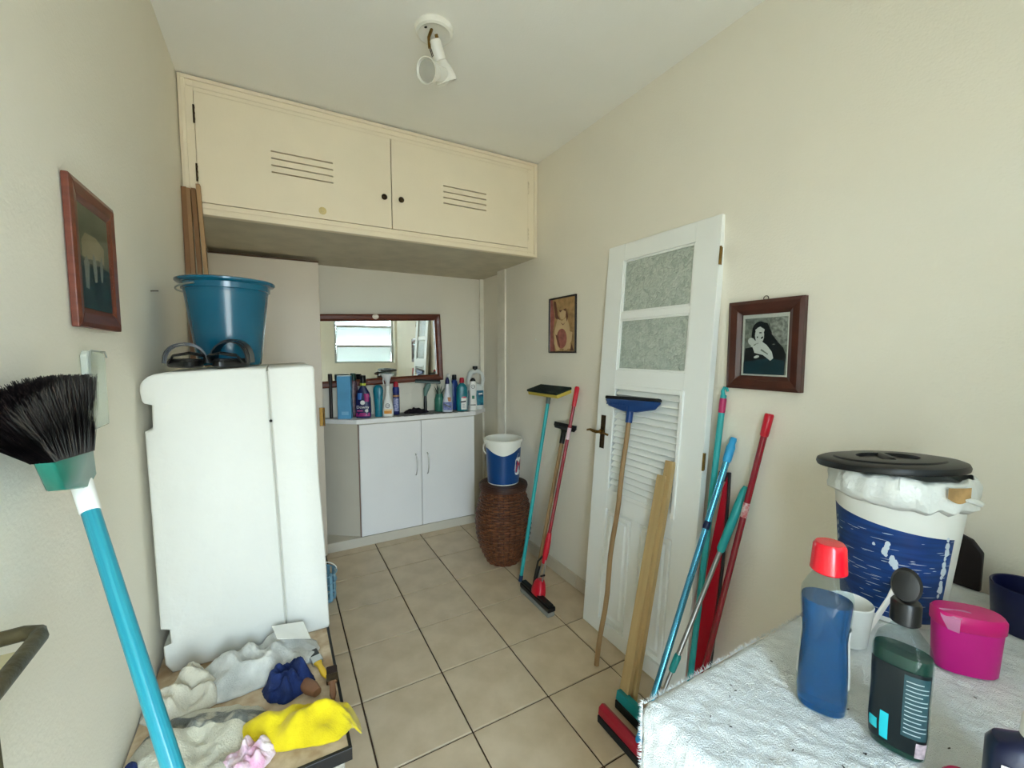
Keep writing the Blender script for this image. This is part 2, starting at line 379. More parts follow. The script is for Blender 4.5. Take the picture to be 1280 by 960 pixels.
# local axes: X along the width (towards the camera = -y), Z up the leaf, Y away from the room
Rm = Matrix((V((0, -1, 0)), -nrm, up)).transposed()
Rm = Matrix((V((0, -1, 0)), up.cross(V((0, -1, 0))), up)).transposed()
ln = thing('panelled_door', 'white door with two frosted panes and louvres leaning on the right wall', 'door', (.81, -1.735, .001), Rm)
sgn = 1 if (Rm @ V((0, 1, 0))).x > 0 else -1   # +Y local points to the wall if sgn is 1
def dbx(name, x0, x1, z0, z1, y0_=0, y1_=dt, m=door_m, root=None, bev=.002, **k): return box(name, (x0, y0_*sgn, z0), (x1, y1_*sgn, z1), m, root or ln, bevel=bev, **k)
hw = dw/2; st = .118
dbx('stile', -hw, -hw+st, 0, dlen); dbx('stile', hw-st, hw, 0, dlen)
for z0, z1 in ((0, .075), (.655, .75), (1.29, 1.375), (1.93, dlen)): dbx('rail', -hw+st, hw-st, z0, z1)
dbx('glazing_bar', -hw+st, hw-st, 1.632, 1.664, .004, dt-.004)
gl = bpy.data.materials.new('frosted_hammered_glass'); gl.use_nodes = True; n_ = gl.node_tree; pb = n_.nodes['Principled BSDF']
pb.inputs['Base Color'].default_value = (*srgb('#b9c4b4'), 1); pb.inputs['Roughness'].default_value = .16; pb.inputs['Transmission Weight'].default_value = .25
vo = n_.nodes.new('ShaderNodeTexVoronoi'); vo.inputs['Scale'].default_value = 48; vo.feature = 'SMOOTH_F1'; tcn = n_.nodes.new('ShaderNodeTexCoord')
nz = n_.nodes.new('ShaderNodeTexNoise'); nz.inputs['Scale'].default_value = 30; ma = n_.nodes.new('ShaderNodeMixRGB'); ma.inputs[0].default_value = .12
n_.links.new(tcn.outputs['Object'], nz.inputs['Vector']); n_.links.new(tcn.outputs['Object'], ma.inputs[1]); n_.links.new(nz.outputs['Color'], ma.inputs[2]); n_.links.new(ma.outputs[0], vo.inputs['Vector'])
bpn = n_.nodes.new('ShaderNodeBump'); bpn.inputs['Strength'].default_value = .9; bpn.inputs['Distance'].default_value = .006
n_.links.new(vo.outputs['Distance'], bpn.inputs['Height']); n_.links.new(bpn.outputs[0], pb.inputs['Normal'])
crn = n_.nodes.new('ShaderNodeValToRGB'); crn.color_ramp.elements[0].color = (*srgb('#e4ece0'), 1); crn.color_ramp.elements[1].color = (*srgb('#a3b0a4'), 1); crn.color_ramp.elements[1].position = .9
n_.links.new(vo.outputs['Distance'], crn.inputs[0]); n_.links.new(crn.outputs[0], pb.inputs['Base Color'])
for z0, z1 in ((1.375, 1.632), (1.664, 1.93)):
    dbx('pane', -hw+st+.001, hw-st-.001, z0, z1, .014, .019, gl, bev=0)
    b = MB(); s_ = .010
    for a, c in (((-hw+st, z0), (-hw+st+s_, z1)), ((hw-st-s_, z0), (hw-st, z1)), ((-hw+st+s_, z0), (hw-st-s_, z0+s_)), ((-hw+st+s_, z1-s_), (hw-st-s_, z1))):
        b.mm((a[0], .005*sgn, a[1]), (c[0], .0135*sgn, c[1]))
    b.build('glazing_bead', door_m, ln, smooth=False, bevel=.003)
# louvres
lz0, lz1 = .75, 1.29; ns = 17
b = MB(); s_ = .012
for a, c in (((-hw+st-.006, lz0-.01), (-hw+st+s_, lz1+.01)), ((hw-st-s_, lz0-.01), (hw-st+.006, lz1+.01)), ((-hw+st+s_, lz0-.01), (hw-st-s_, lz0+s_)), ((-hw+st+s_, lz1-s_), (hw-st-s_, lz1+.01))):
    b.mm((a[0], -.008*sgn, a[1]), (c[0], .002*sgn, c[1]))
b.build('louvre_frame', door_m, ln, smooth=False, bevel=.003)
first = None
for i in range(ns):
    z = lz0+.008+(lz1-lz0-.018)*(i+.5)/ns
    if first is None:
        b = MB(); b.box((0, 0, 0), (dw-2*st-.024, .040, .0065), Matrix.Rotation(math.radians(48)*sgn, 3, 'X')); first = o = b.build('louvre_slat', door_m, ln, smooth=False, bevel=.0015)
    else: o = dup(first)
    o.location = (0, .013*sgn, z)
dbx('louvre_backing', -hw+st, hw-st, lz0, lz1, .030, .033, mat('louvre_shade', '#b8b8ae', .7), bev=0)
# two raised panels and the muntin between them
dbx('muntin', -.028, .028, .075, .655)
for x0_, x1_ in ((-hw+st, -.028), (.028, hw-st)):
    b = MB(); z0, z1 = .075, .655; ys = [(.014, 0), (.014, .010), (.004, .014), (.004, .030), (.016, .036), (.018, .044), (.008, .052)]
    rs = [[V((x, y_*sgn, z)) for x, z in ((x0_+i, z0+i), (x1_-i, z0+i), (x1_-i, z1-i), (x0_+i, z1-i))] for y_, i in ys]
    b.rings([[V((p.x, .028*sgn, p.z)) for p in rs[0]]]+rs); b.build('raised_panel', door_m, ln, smooth=False)
# lever handle, on the left (far) stile; hinges on the near edge
b = MB(); b.box((-hw+.055, -.003*sgn, 1.045), (.032, .006, .175)); pl = b.build('handle_plate', bronze_m, ln, smooth=False, bevel=.002)
b = MB(); b.cyl((-hw+.055, 0, 1.045), (-hw+.055, -.045*sgn, 1.045), .008)
b.tube([(-hw+.055, -.043*sgn, 1.045), (-hw+.03, -.046*sgn, 1.046), (-hw+.005, -.046*sgn, 1.05), (-hw-.022, -.043*sgn, 1.044)], [.010, .009, .0075, .007], 10, flat=.7).build('lever', brass_m, pl)
b = MB(); b.cyl((-hw+.055, -.006*sgn, 1.045), (-hw+.055, -.016*sgn, 1.045), .014).build('rosette', brass_m, pl)
b = MB(); b.tube([(-hw+.06, -.010*sgn, 1.045), (-hw+.09, -.02*sgn, 1.04), (-hw+.115, -.022*sgn, 1.038)], .006, 8).build('catch', brass_m, pl)
for z in (1.85, 1.02):
    b = MB(); b.cyl((hw+.0035, .000*sgn, z-.036), (hw+.0035, .000*sgn, z+.036), .0045, seg=10); b.box((hw+.0008, .010*sgn, z), (.0015, .012, .07))
    b.build('hinge', brass_m, ln)

# ------------------------------------------------------------ pictures
def flat(name, root, layers, fm, label=None):
    """flat print: polygons in print coordinates on thin stacked layers, one mesh"""
    b = MB(); mats = []
    for i, (pts, m) in enumerate(layers):
        if m not in mats: mats.append(m)
        b.mi = mats.index(m); h = .0003*(i+1)
        n = len(pts)
        b.add([fm(p[0], p[1], h) for p in pts], [tuple(range(n))])
    o = b.build(name, mats, root, smooth=False, label=label)
    return o
def blob(cx, cy, rx, ry, n=16, rot=0, wob=0, seed=0):
    r_ = random.Random(seed); ps = []
    for i in range(n):
        a = 2*PI*i/n; k = 1+wob*(r_.random()-.5); x, y = rx*k*math.cos(a), ry*k*math.sin(a)
        ps.append((cx+x*math.cos(rot)-y*math.sin(rot), cy+x*math.sin(rot)+y*math.cos(rot)))
    return ps
clear_glass = glassy('picture_glass', '#181a1a', .90, .05, tint='#ffffff')
# local: X along the wall seen left to right from the room, Z up, -Y into the room
def wallrot(side): # side 'R' faces -x, 'L' faces +x
    return Matrix((V((0, -1, 0)), V((1, 0, 0)), V((0, 0, 1)))).transposed() if side == 'R' else Matrix((V((0, 1, 0)), V((-1, 0, 0)), V((0, 0, 1)))).transposed()
# 1: black and white photograph in a wide brown frame
pw, ph = .137, .166
pc = thing('framed_photograph', 'wide brown frame with a dark photograph of a robed woman, right of the louvred door', 'picture', (XR-.002, -2.246, 1.488), wallrot('R'))
frame_rails(pc, pw, ph, .052, .026, wood_dark)
box('backing', (-pw+.01, -.006, -ph+.01), (pw-.01, -.001, ph-.01), mat('card', '#6b5a45', .9), pc)
pale, teal, ink, skin, mid = mat('print_paper', '#d8ddd2', .5), mat('print_teal', '#0f3d48', .5, var=.2, scale=30), mat('print_ink', '#0d1517', .5, var=.2), mat('print_pale', '#dbe3dc', .5), mat('print_grey', '#8a9488', .5, var=.25, scale=60)
X_, Z_ = pw-.052, ph-.052
f1 = lambda x, z, h: V((x*X_, -.007-h, z*Z_))
L = [([(-1, -1), (1, -1), (1, 1), (-1, 1)], pale), ([(-.9, -.95), (.93, -.95), (.93, .88), (-.9, .88)], mid),
     ([(.15, .85), (.93, .88), (.93, 0), (.45, .0), (.3, .35)], mat('print_lightgrey', '#a9b1a6', .5, var=.3, scale=90)),
     ([(-.9, -.95), (.86, -.95), (.9, -.3), (.78, -.08), (.55, .1), (.35, .3), (.15, .4), (-.1, .2), (-.45, -.05), (-.85, -.1)], ink),
     ([(-.9, -.95), (.86, -.95), (.84, -.5), (.2, -.42), (-.4, -.5), (-.9, -.55)], teal),
     (blob(-.22, .45, .34, .32, 18), ink), ([(-.55, .5), (-.58, .2), (-.4, -.0), (.25, -.05), (.3, .4), (.1, .7), (-.2, .76)], ink),
     (blob(-.22, .32, .20, .27, 16, .1), skin), ([(-.42, .5), (-.2, .6), (0, .5), (-.05, .38), (-.35, .38)], skin),
     (blob(-.18, .40, .07, .02, 10), ink), (blob(-.10, .24, .06, .03, 10, .5), ink), (blob(-.3, .26, .03, .03, 8), ink),
     (blob(-.55, .12, .17, .12, 14, -.3), skin), (blob(-.42, .05, .18, .08, 14, .5), skin), ([(-.5, -.05), (-.1, .12), (.12, 0), (.35, -.22), (.42, -.42), (.3, -.5), (-.02, -.32), (-.4, -.25)], skin),
     (blob(-.3, -.38, .12, .045, 12, .2), skin), ([(-.1, -.12), (.2, -.28), (.18, -.31), (-.14, -.17)], mid), (blob(-.38, .02, .08, .02, 10, .4), mid), (blob(.42, .02, .06, .018, 8), mid)]
flat('photograph', pc, L, f1)
box('glass', (-X_, -.0175, -Z_), (X_, -.0165, Z_), clear_glass, pc)
b = MB(); b.tube([V((0, -.01, ph-.004))+V((.009*math.cos(a), 0, .009*math.sin(a)+.008)) for a in [2*PI*i/12 for i in range(12)]], .0016, 6, closed=True).build('hanging_ring', bronze_m, pc)
# 2: small sepia drawing in a thin black frame
pw, ph = .142, .176
pc = thing('framed_drawing', 'narrow black framed sepia and rose print by the corner pilaster', 'picture', (XR-.002, -.98, 1.633), wallrot('R'))
frame_rails(pc, pw, ph, .011, .014, mat('black_frame', '#17100c', .35))
sep, ros, brn, crm = mat('print_sepia', '#b48f5f', .5, var=.2, scale=25), mat('print_rose', '#a9655a', .5, var=.2, scale=30), mat('print_brown', '#6b3f2c', .5, var=.2), mat('print_cream', '#d2b58a', .5, var=.1)
f2 = lambda x, z, h: V((x*(pw-.011), -.006-h, z*(ph-.011)))
L = [([(-1, -1), (1, -1), (1, 1), (-1, 1)], sep), ([(-1, -1), (-.55, -1), (-.75, -.3), (-.6, .3), (-.8, 1), (-1, 1)], ros), ([(-.72, .95), (-.5, .9), (-.35, .4), (-.15, .2), (-.2, .1), (-.55, .3)], brn),
     (blob(.05, .42, .25, .22, 16), crm), (blob(.05, .56, .28, .10, 14), brn), (blob(.08, .40, .2, .16, 14), crm), ([(-.35, .25), (.0, .15), (.4, .28), (.62, -.1), (.7, -.9), (-.5, -.9), (-.6, -.2)], crm),
     (blob(.08, .62, .3, .05, 12, .1), sep), ([(.38, .6), (.5, .3), (.4, .1), (.33, .35)], brn), (blob(0, -.52, .42, .38, 18), ros), ([(-.6, -.3), (-.45, -.3), (-.35, -.75), (-.1, -.97), (-.4, -.97), (-.62, -.7)], crm),
     ([(.6, -.25), (.5, -.65), (.15, -.97), (.45, -.95), (.8, -.6), (.85, -.3)], crm), ([(-.5, -.35), (-.4, -.55), (-.1, -.9), (-.15, -.7), (-.32, -.4)], brn), ([(-.1, .1), (.12, .02), (.3, .08), (.12, -.02)], brn), ([(.8, -.7), (.98, -.98), (.7, -.98)], brn)]
flat('print', pc, L, f2); box('backing', (-pw+.004, -.0055, -ph+.004), (pw-.004, -.001, ph-.004), MATS['card'], pc)
# 3: picture on the left wall
pw, ph = .130, .148
pc = thing('framed_picture', 'red-brown framed faded picture on the left wall above the bristle broom', 'picture', (XL+.002, -1.880, 1.660), wallrot('L'))
frame_rails(pc, pw, ph, .042, .014, MATS['red_brown_wood'])
gg, g2, g3, g4 = mat('faded_green', '#6f7358', .4, var=.15, scale=12), mat('faded_dark_green', '#34423a', .4, var=.25, scale=14), mat('faded_cream', '#a79c77', .4, var=.15), mat('faded_shape', '#8d9182', .4, var=.2)
f3 = lambda x, z, h: V((x*(pw-.042), -.0065-h, z*(ph-.042)))
L = [([(-1, -1), (1, -1), (1, 1), (-1, 1)], gg), ([(-1, -1), (1, -1), (1, -.1), (.3, -.05), (-.4, -.1), (-1, .0)], g2), ([(-.85, .0), (-.5, -.02), (.2, .05), (.6, .0), (.65, .35), (.1, .5), (-.6, .48), (-.85, .3)], g3),
     ([(-.75, -.6), (-.55, -.62), (-.45, -.1), (-.6, .05), (-.78, -.1)], g4), (blob(-.1, -.2, .12, .35, 12, .1, .3, 2), g4), (blob(.35, -.12, .1, .3, 12, -.1, .3, 4), g4), ([(-.25, -.8), (.2, -.7), (.15, -.4), (-.2, -.45)], mat('faded_black', '#1f2a24', .4))]
flat('print', pc, L, f3); box('backing', (-pw+.01, -.006, -ph+.01), (pw-.01, -.001, ph-.01), MATS['card'], pc)
box('glass', (-pw+.041, -.0108, -ph+.041), (pw-.041, -.0100, ph-.041), clear_glass, pc)

# ------------------------------------------------------------ ceiling spotlight
cl = thing('ceiling_spotlight', 'white double spotlight with round rose on the ceiling', 'ceiling light', (-.025, -1.48, H))
MB().lathe([(.072, 0), (.075, -.006), (.071, -.022), (.062, -.026), (.055, -.020), (.030, -.012), (.002, -.011)], 40).build('rose', mat('white_enamel', '#efece2', .3, coat=.3), cl)
MB().cyl((-.038, -.010, -.010), (-.038, -.010, -.0165), .006, seg=10).build('screw_hole', dark_m, cl)
def spot(pos, d, bm_, br_, blen):
    sp_m = MATS['white_enamel']; R = axes(d, (1, 0, 0)).to_4x4(); R.translation = V(pos)
    b = MB(); b.lathe([(.012, -.004), (.024, 0), (.026, .006), (.026, .062), (.024, .066)], 28); b.xf(R); o = b.build('spot_body', sp_m, cl)
    b = MB(); b.lathe([(.024, .067), (.026, .075), (.036, .10), (.042, .125), (.044, .14), (.041, .14), (.030, .10), (.020, .085)], 28); b.xf(R); b.build('spot_shade', sp_m, o)
    b = MB(); b.lathe([(.001, .085), (.02, .088), (.036, .128), (.037, .132), (.02, .136), (.001, .138)], 28); b.xf(R); b.build('bulb', mat('silvered_bulb', '#b9b8b0', .25, metal=.3), o)
    b = MB()
    for k in range(3): b.box((-.0262*math.cos(.3*(k-1)), -.0262*math.sin(.3*(k-1)), .035), (.002, .003, .026), Matrix.Rotation(.3*(k-1), 3, 'Z'))
    b.xf(R); b.build('vent_slot', dark_m, o)
spot((-.004, -.006, -.050), (.40, .22, -.72), None, None, None)
spot((.052, .018, -.150), (-.66, -.46, -.34), None, None, None)
b = MB(); b.tube([(.012, .012, -.012), (.030, .022, -.06), (.048, .018, -.148)], .007, 8); b.build('arm', brass_m, cl)
b = MB(); b.tube([(-.012, -.005, -.012), (-.026, -.01, -.05), (-.022, -.006, -.085)], .006, 8); b.build('arm', brass_m, cl)

# ------------------------------------------------------------ mops, squeegees and poles
turq = mat('turquoise_plastic', '#2aa7a8', .35, var=.05); redp = mat('red_plastic', '#c4122a', .3, var=.05); mar = mat('maroon_lacquer', '#8d1426', .22, var=.06, coat=.4)
cyan = mat('light_blue_metal', '#5fb4dc', .18, metal=.75, var=.05); ltb = mat('light_blue_plastic', '#2f9fd6', .35); bluep = mat('blue_plastic', '#173f7c', .4)
hwood = mat('handle_wood', '#a98a62', .5, var=.15, scale=14, stretch=(1, 1, .15), col2='#8b6b45'); bwood = mat('raw_batten_wood', '#c2a878', .6, var=.1, scale=20, stretch=(1, 1, .08), col2='#ad9162')
nav = mat('navy_plastic', '#17264f', .4)
# A1 teal pole with sponge head up
t, L_ = pole_thing('sponge_squeegee', 'turquoise pole with upturned dark sponge head, leftmost on the right wall', 'squeegee', (.700, -.915, .0), (.915, -.905, 1.165), group='upturned tools on the right wall')
MB().cyl((0, 0, .03), (0, 0, L_-.03), .0115).build('pole', turq, t)
MB().lathe([(.010, 0), (.0135, .002), (.0135, .035), (.0125, .04)], 16).build('end_cap', mat('dark_blue_cap', '#1d3a66', .4), t)
MB().loft([(L_-.035, .014, .014, 0, 0, 2), (L_+.01, .016, .016, 0, 0, 2), (L_+.03, .05, .018, 0, 0, 3)]).build('socket', mat('grey_socket', '#5f6a66', .5), t)
R = Matrix.Rotation(math.radians(20), 4, 'X'); R = Matrix.Translation((0, 0, L_+.03)) @ Matrix.Rotation(math.radians(-26), 4, 'X')
b = MB(); b.box((0, 0, .011), (.335, .115, .022)); b.xf(R); b.build('sponge', mat('yellow_foam', '#c9b44e', .9, bump=.3, bscale=200), t, smooth=False, bevel=.004)
b = MB(); b.box((0, 0, .030), (.345, .122, .016)); b.xf(R); b.build('scrub_pad', mat('dark_green_pad', '#17281f', .95, bump=.6, bscale=300, var=.2), t, smooth=False, bevel=.005)
# A2 wooden handle with small black squeegee up
t, L_ = pole_thing('small_squeegee', 'wooden handle with narrow black squeegee head behind the maroon mop pole', 'squeegee', (.715, -1.055, .002), (.935, -1.045, .965), group='upturned tools on the right wall')
MB().cyl((0, 0, .14), (0, 0, L_-.03), .0125).build('handle', hwood, t)
MB().lathe([(.012, .0), (.017, .004), (.018, .13), (.0135, .16)], 16).build('sleeve', blk, t)
MB().loft([(L_-.07, .016, .016, 0, 0, 2), (L_, .018, .015, 0, 0, 2), (L_+.018, .03, .012, 0, 0, 3)]).build('socket', blk, t)
b = MB(); b.loft([(L_+.016, .10, .011), (L_+.034, .115, .014), (L_+.04, .115, .010)]); b.build('head', blk, t)
box('blade', (-.112, -.003, L_+.038), (.112, .003, L_+.055), rub, t)
# A3 maroon pole sponge mop
t, L_ = pole_thing('sponge_mop', 'maroon pole sponge mop with red body standing head down on the floor', 'mop', (.668, -1.165, .035), (.950, -1.158, 1.258))
MB().cyl((0, 0, .36), (0, 0, L_-.09), .0105).build('pole', mar, t)
MB().lathe([(.0125, L_-.12), (.0135, L_-.115), (.0145, L_-.01), (.010, L_)], 16).build('grip', redp, t)
MB().lathe([(.0112, L_-.32), (.0116, L_-.30), (.0116, L_-.27), (.0112, L_-.25)], 16).build('label_band', mat('pale_label', '#d9b9bf', .5), t)
MB().lathe([(.011, .20), (.014, .22), (.0185, .27), (.0175, .33), (.0125, .38)], 16).build('lower_grip', redp, t)
b = MB()
for s_ in (-1, 1): b.tube([(s_*.010, 0, .23), (s_*.018, .0, .17), (s_*.022, .004, .08)], .0042, 8)
b.build('pull_rod', steel_m, t)
b = MB(); b.tube([(.004, .014, .24), (.03, .02, .20), (.034, .02, .10)], .006, 8); b.tube([(-.012, .012, .13), (-.045, .015, .15)], .006, 8); b.build('lever', blk, t)
b = MB(); b.loft([(.018, .052, .030), (.045, .048, .034), (.085, .036, .028), (.105, .022, .020)]); b.build('mop_body', redp, t)
hz = t.matrix_world.to_3x3().inverted()
lvl = hz.to_4x4()   # level pieces: undo the lean of the pole
b = MB(); b.mm((-.028, -.155, .0-.005), (.022, .155, .022)).mm((-.022, -.150, .022), (.012, .150, .036)); b.xf(lvl); b.build('clamp_bar', blk, t, smooth=False, bevel=.005)
b = MB(); b.mm((-.030, -.152, -.034), (.020, .152, -.006)); b.xf(lvl); b.build('sponge', mat('grey_sponge', '#8f8f86', .95, bump=.5, bscale=250), t, smooth=False, bevel=.008)
# A4 blue squeegee upside down on the door
t, L_ = pole_thing('wide_squeegee', 'wooden handled blue squeegee head up against the door louvres', 'squeegee', (.645, -1.718, .004), (.872, -1.663, 1.15))
b = MB(); n_ = 14
b.tube([(0.004*math.sin(i*1.3), .003*math.cos(i*.9), L_*i/n_) for i in range(n_+1)], .0115, 12); b.build('handle', hwood, t)
b = MB(); b.lathe([(.0125, L_-.03), (.016, L_-.028), (.017, L_+.035), (.02, L_+.05)], 16); b.build('socket', bluep, t)
b = MB(); b.loft([(L_+.025, .045, .014), (L_+.045, .15, .017), (L_+.075, .178, .018), (L_+.08, .175, .014)]); hd = b.build('head', bluep, t)
for i in range(8):
    x = .02+.018*i; MB().cyl((x, .018, L_+.055), (x, .0205, L_+.055), .004, seg=8).build('rib_stud', bluep, hd)
b = MB(); b.box((0, 0, L_+.088), (.345, .028, .016)); b.build('blade', rub, t, smooth=False, bevel=.004)
# two wooden battens
def batten(label, p0, p1, w, d, xd=(0, 1, 0)):
    v = V(p1)-V(p0); R = axes(v, xd); b = MB(); b.box((0, 0, v.length/2), (w, d, v.length)); o = b.build('wooden_batten', bwood, None, smooth=False, bevel=.0012)
    o.matrix_world = Matrix.Translation(V(p0)) @ R.to_4x4(); o['label'] = label; o['category'] = 'batten'; o['group'] = 'battens leaning on the white door'; return o
batten('longer raw wooden batten leaning on the white door, tip highest', (.607, -1.968, .006), (.868, -1.918, .990), .040, .022)
batten('shorter raw wooden batten lying in front of the longer one by the door', (.578, -1.955, .006), (.845, -1.898, .925), .046, .022)
# B group behind the table
t, L_ = pole_thing('light_blue_squeegee', 'light blue metal pole with red squeegee head on the floor by the table', 'squeegee', (.474, -2.140, .045), (.952, -2.147, 1.125), group='floor squeegees by the table')
MB().cyl((0, 0, .05), (0, 0, L_-.07), .0120).build('pole', cyan, t)
MB().lathe([(.0130, L_-.10), (.016, L_-.09), (.0165, L_-.04), (.012, L_-.025), (.013, L_-.01), (.011, L_)], 16).build('grip', ltb, t)
MB().lathe([(.017, -.005), (.018, .01), (.015, .07), (.013, .08)], 16).build('socket', ltb, t)
MB().lathe([(.0122, L_-.37), (.0126, L_-.365), (.0126, L_-.345), (.0122, L_-.34)], 16).build('label_band', nav, t)
lvl = t.matrix_world.to_3x3().inverted().to_4x4()
b = MB(); b.prism([(-.024, -.012), (.016, -.012), (.012, .018), (-.004, .026), (-.020, .016)], 1, -.19, .19); b.xf(lvl); b.build('head', mat('crimson_plastic', '#a51b30', .35), t, smooth=False, bevel=.003)
b = MB(); b.mm((-.028, -.188, -.042), (-.010, .188, -.0125)); b.xf(lvl); b.build('blade', rub, t, smooth=False, bevel=.003)
t, L_ = pole_thing('silver_squeegee', 'silver pole with turquoise grip and turquoise squeegee head beside the battens', 'squeegee', (.580, -2.098, .050), (.953, -2.205, .945), group='floor squeegees by the table')
MB().cyl((0, 0, .28), (0, 0, L_-.24), .0088).build('pole', steel_m, t)
MB().cyl((0, 0, .04), (0, 0, .25), .0070).build('inner_pole', steel_m, t)
MB().lathe([(.0100, .215), (.0125, .22), (.0130, .275), (.0105, .285)], 16).build('lock_collar', turq, t)
MB().lathe([(.0105, L_-.27), (.0150, L_-.26), (.0165, L_-.08), (.0155, L_-.02), (.010, L_)], 16).build('grip', turq, t)
MB().lathe([(.016, -.01), (.017, .01), (.012, .06), (.010, .07)], 16).build('socket', turq, t)
lvl = t.matrix_world.to_3x3().inverted().to_4x4()
b = MB(); b.prism([(-.022, -.012), (.018, -.012), (.016, .02), (-.014, .024)], 1, -.15, .165); b.xf(lvl); b.build('head', mat('deep_turquoise', '#138f92', .35), t, smooth=False, bevel=.003)
b = MB(); b.mm((-.026, -.148, -.047), (-.008, .163, -.0125)); b.xf(lvl); b.build('blade', rub, t, smooth=False, bevel=.003)
t, L_ = pole_thing('turquoise_pole', 'turquoise broom pole with magenta band and hanging loop below the brown framed photograph', 'pole', (.795, -2.092, .003), (.950, -2.098, 1.285), group='poles leaning behind the table')
MB().cyl((0, 0, 0), (0, 0, L_-.065), .0118).build('pole', turq, t)
MB().lathe([(.0122, L_-.066), (.0130, L_-.06), (.0130, L_-.012), (.012, L_-.008)], 16).build('band', mat('magenta_plastic', '#b5245f', .35), t)
b = MB(); b.cyl((0, 0, L_-.008), (0, 0, L_+.006), .0115); b.tube([(0, 0, L_), (.006, 0, L_+.022), (0, 0, L_+.036), (-.010, 0, L_+.034), (-.016, 0, L_+.022)], [.009, .007, .006, .006, .005], 8); b.build('hanging_loop', turq, t)
t, L_ = pole_thing('maroon_pole', 'maroon pole with red tip and white label, nearest the paint bucket', 'pole', (.800, -2.118, .003), (.948, -2.283, 1.238), group='poles leaning behind the table')
MB().cyl((0, 0, 0), (0, 0, L_-.07), .0112).build('pole', mar, t)
MB().lathe([(.0125, L_-.085), (.0145, L_-.08), (.0155, L_-.005), (.013, L_)], 16).build('tip', redp, t)
MB().lathe([(.0114, L_-.40), (.0119, L_-.398), (.0119, L_-.345), (.0114, L_-.343)], 16).build('paper_label', mat('white_red_label', '#e6d9d8', .5, var=.3, scale=70, col2='#c05a60'), t)
# tapered red board
t, L_ = pole_thing('tapered_board', 'tall tapered red board with dark edge standing between the poles', 'board', (.852, -2.092, .003), (.952, -2.128, .985))
b = MB(); b.prism([(-.034, 0), (.034, 0), (.033, .25), (.026, .62), (.006, .92), (-.006, L_-.02), (-.012, .90), (-.028, .62), (-.034, .3)], 1, 0, .010); b.xf(Matrix.Translation((0, 0, 0))); b.build('panel', redp, t, smooth=False, bevel=.002)
b = MB(); b.tube([(-.043, .006, 0), (-.042, .006, .30), (-.036, .006, .62), (-.020, .006, .9), (-.012, .006, L_)], .006, 8); b.build('edge_tube', mat('dark_grey_metal', '#3a3436', .4, metal=.5), t)
box('hinge_block', (-.004, -.008, L_-.04), (.03, .014, L_-.005), mat('dark_red_block', '#4a2427', .5), t, bevel=.002)

# ------------------------------------------------------------ wicker basket
wk = mat('brown_wicker', '#7a4a30', .38, var=.3, scale=40, spec=.4, coat=.1); wk2 = mat('dark_wicker', '#4a2a1c', .5, var=.2)
bk = thing('wicker_basket', 'tall dark brown wicker basket with lid in the far right corner', 'basket', (.745, -.60, .001))
nrow_ = 30
prof = [(.108, 0), (.134, .05), (.164, .12), (.183, .20), (.191, .28), (.187, .35), (.171, .42), (.152, .48), (.150, .515)]
def rad(z):
    for (r0, z0), (r1, z1) in zip(prof, prof[1:]):
        if z <= z1: return r0+(r1-r0)*(z-z0)/(z1-z0)
    return prof[-1][0]
MB().lathe([(.10, 0)]+[(r-.006, z) for r, z in prof]+[(.14, .515)], 40).build('inner_body', wk2, bk)
ns_ = 30; b = MB(); nrow = nrow_; sg = ns_*4
for k in range(nrow):
    z = .006+.506*k/(nrow-1); r = rad(z); rs = []; ph_ = PI*(k % 2)
    pts = []
    for j in range(sg):
        a = 2*PI*j/sg; o_ = .0035*math.cos(a*ns_/2+ph_)+random.uniform(-.0006, .0006)
        pts.append(((r+o_)*math.cos(a), (r+o_)*math.sin(a), z+random.uniform(-.0008, .0008)))
    b.tube(pts, .0082, 6, closed=True)
b.build('weave', wk, bk, kind='stuff')
first = None
for j in range(ns_):
    a = 2*PI*j/ns_
    if first is None:
        b = MB(); b.tube([(r+.0005, 0, z) for r, z in prof], .0055, 6); first = o = b.build('stake', wk2, bk)
    else: o = dup(first)
    o.rotation_euler = (0, 0, a+.05)
b = MB()
for z, r in ((.522, .160), (.531, .163), (.540, .165), (.549, .163)): b.tube([(r*math.cos(2*PI*j/48), r*math.sin(2*PI*j/48), z) for j in range(48)], .0062, 6, closed=True)
for r in [.150-.0125*i for i in range(12)]: b.tube([(r*math.cos(2*PI*j/40), r*math.sin(2*PI*j/40), .552+.002*math.cos(i)) for j in range(40)], .0062, 5, closed=True)
b.lathe([(.001, .540), (.155, .540), (.155, .551), (.001, .553)], 40); b.build('lid', wk2, bk)
# pail on basket
pa = thing('plastic_pail', 'white and blue plastic pail standing on the wicker basket', 'bucket', (.745, -.60, .5615))
white_pl = mat('pail_white', '#e9e7dd', .35, var=.01); dblue = mat('pail_blue', '#104480', .3, var=.08, scale=6)
MB().lathe([(.001, 0), (.107, 0), (.109, .004), (.124, .285), (.136, .287), (.137, .305), (.128, .31), (.124, .306), (.119, .28), (.104, .01), (.001, .008)], 44).build('shell', white_pl, pa)
R_ = lambda z: .109+(.124-.109)*(z-.004)/.281
def wrap(root, name, m, R, zlo, zhi, a0, a1, n=40, off=.0006, label=None, kind=None, wav=None):
    b = MB(); k = 6
    vs = []; fs = []
    for i in range(n+1):
        a = a0+(a1-a0)*i/n
        for q_ in range(k+1):
            hi = zhi(a) if callable(zhi) else zhi; lo = zlo(a) if callable(zlo) else zlo
            z = lo+(hi-lo)*q_/k; r = R(z)+off; vs.append((r*math.cos(a), r*math.sin(a), z))
    for i in range(n):
        for q_ in range(k): fs.append((i*(k+1)+q_, (i+1)*(k+1)+q_, (i+1)*(k+1)+q_+1, i*(k+1)+q_+1))
    b.add(vs, fs); return b.build(name, m, root, label=label)
vdir = math.atan2(-3.154+.60, -.611-.745)   # direction from the pail to the camera side of the room
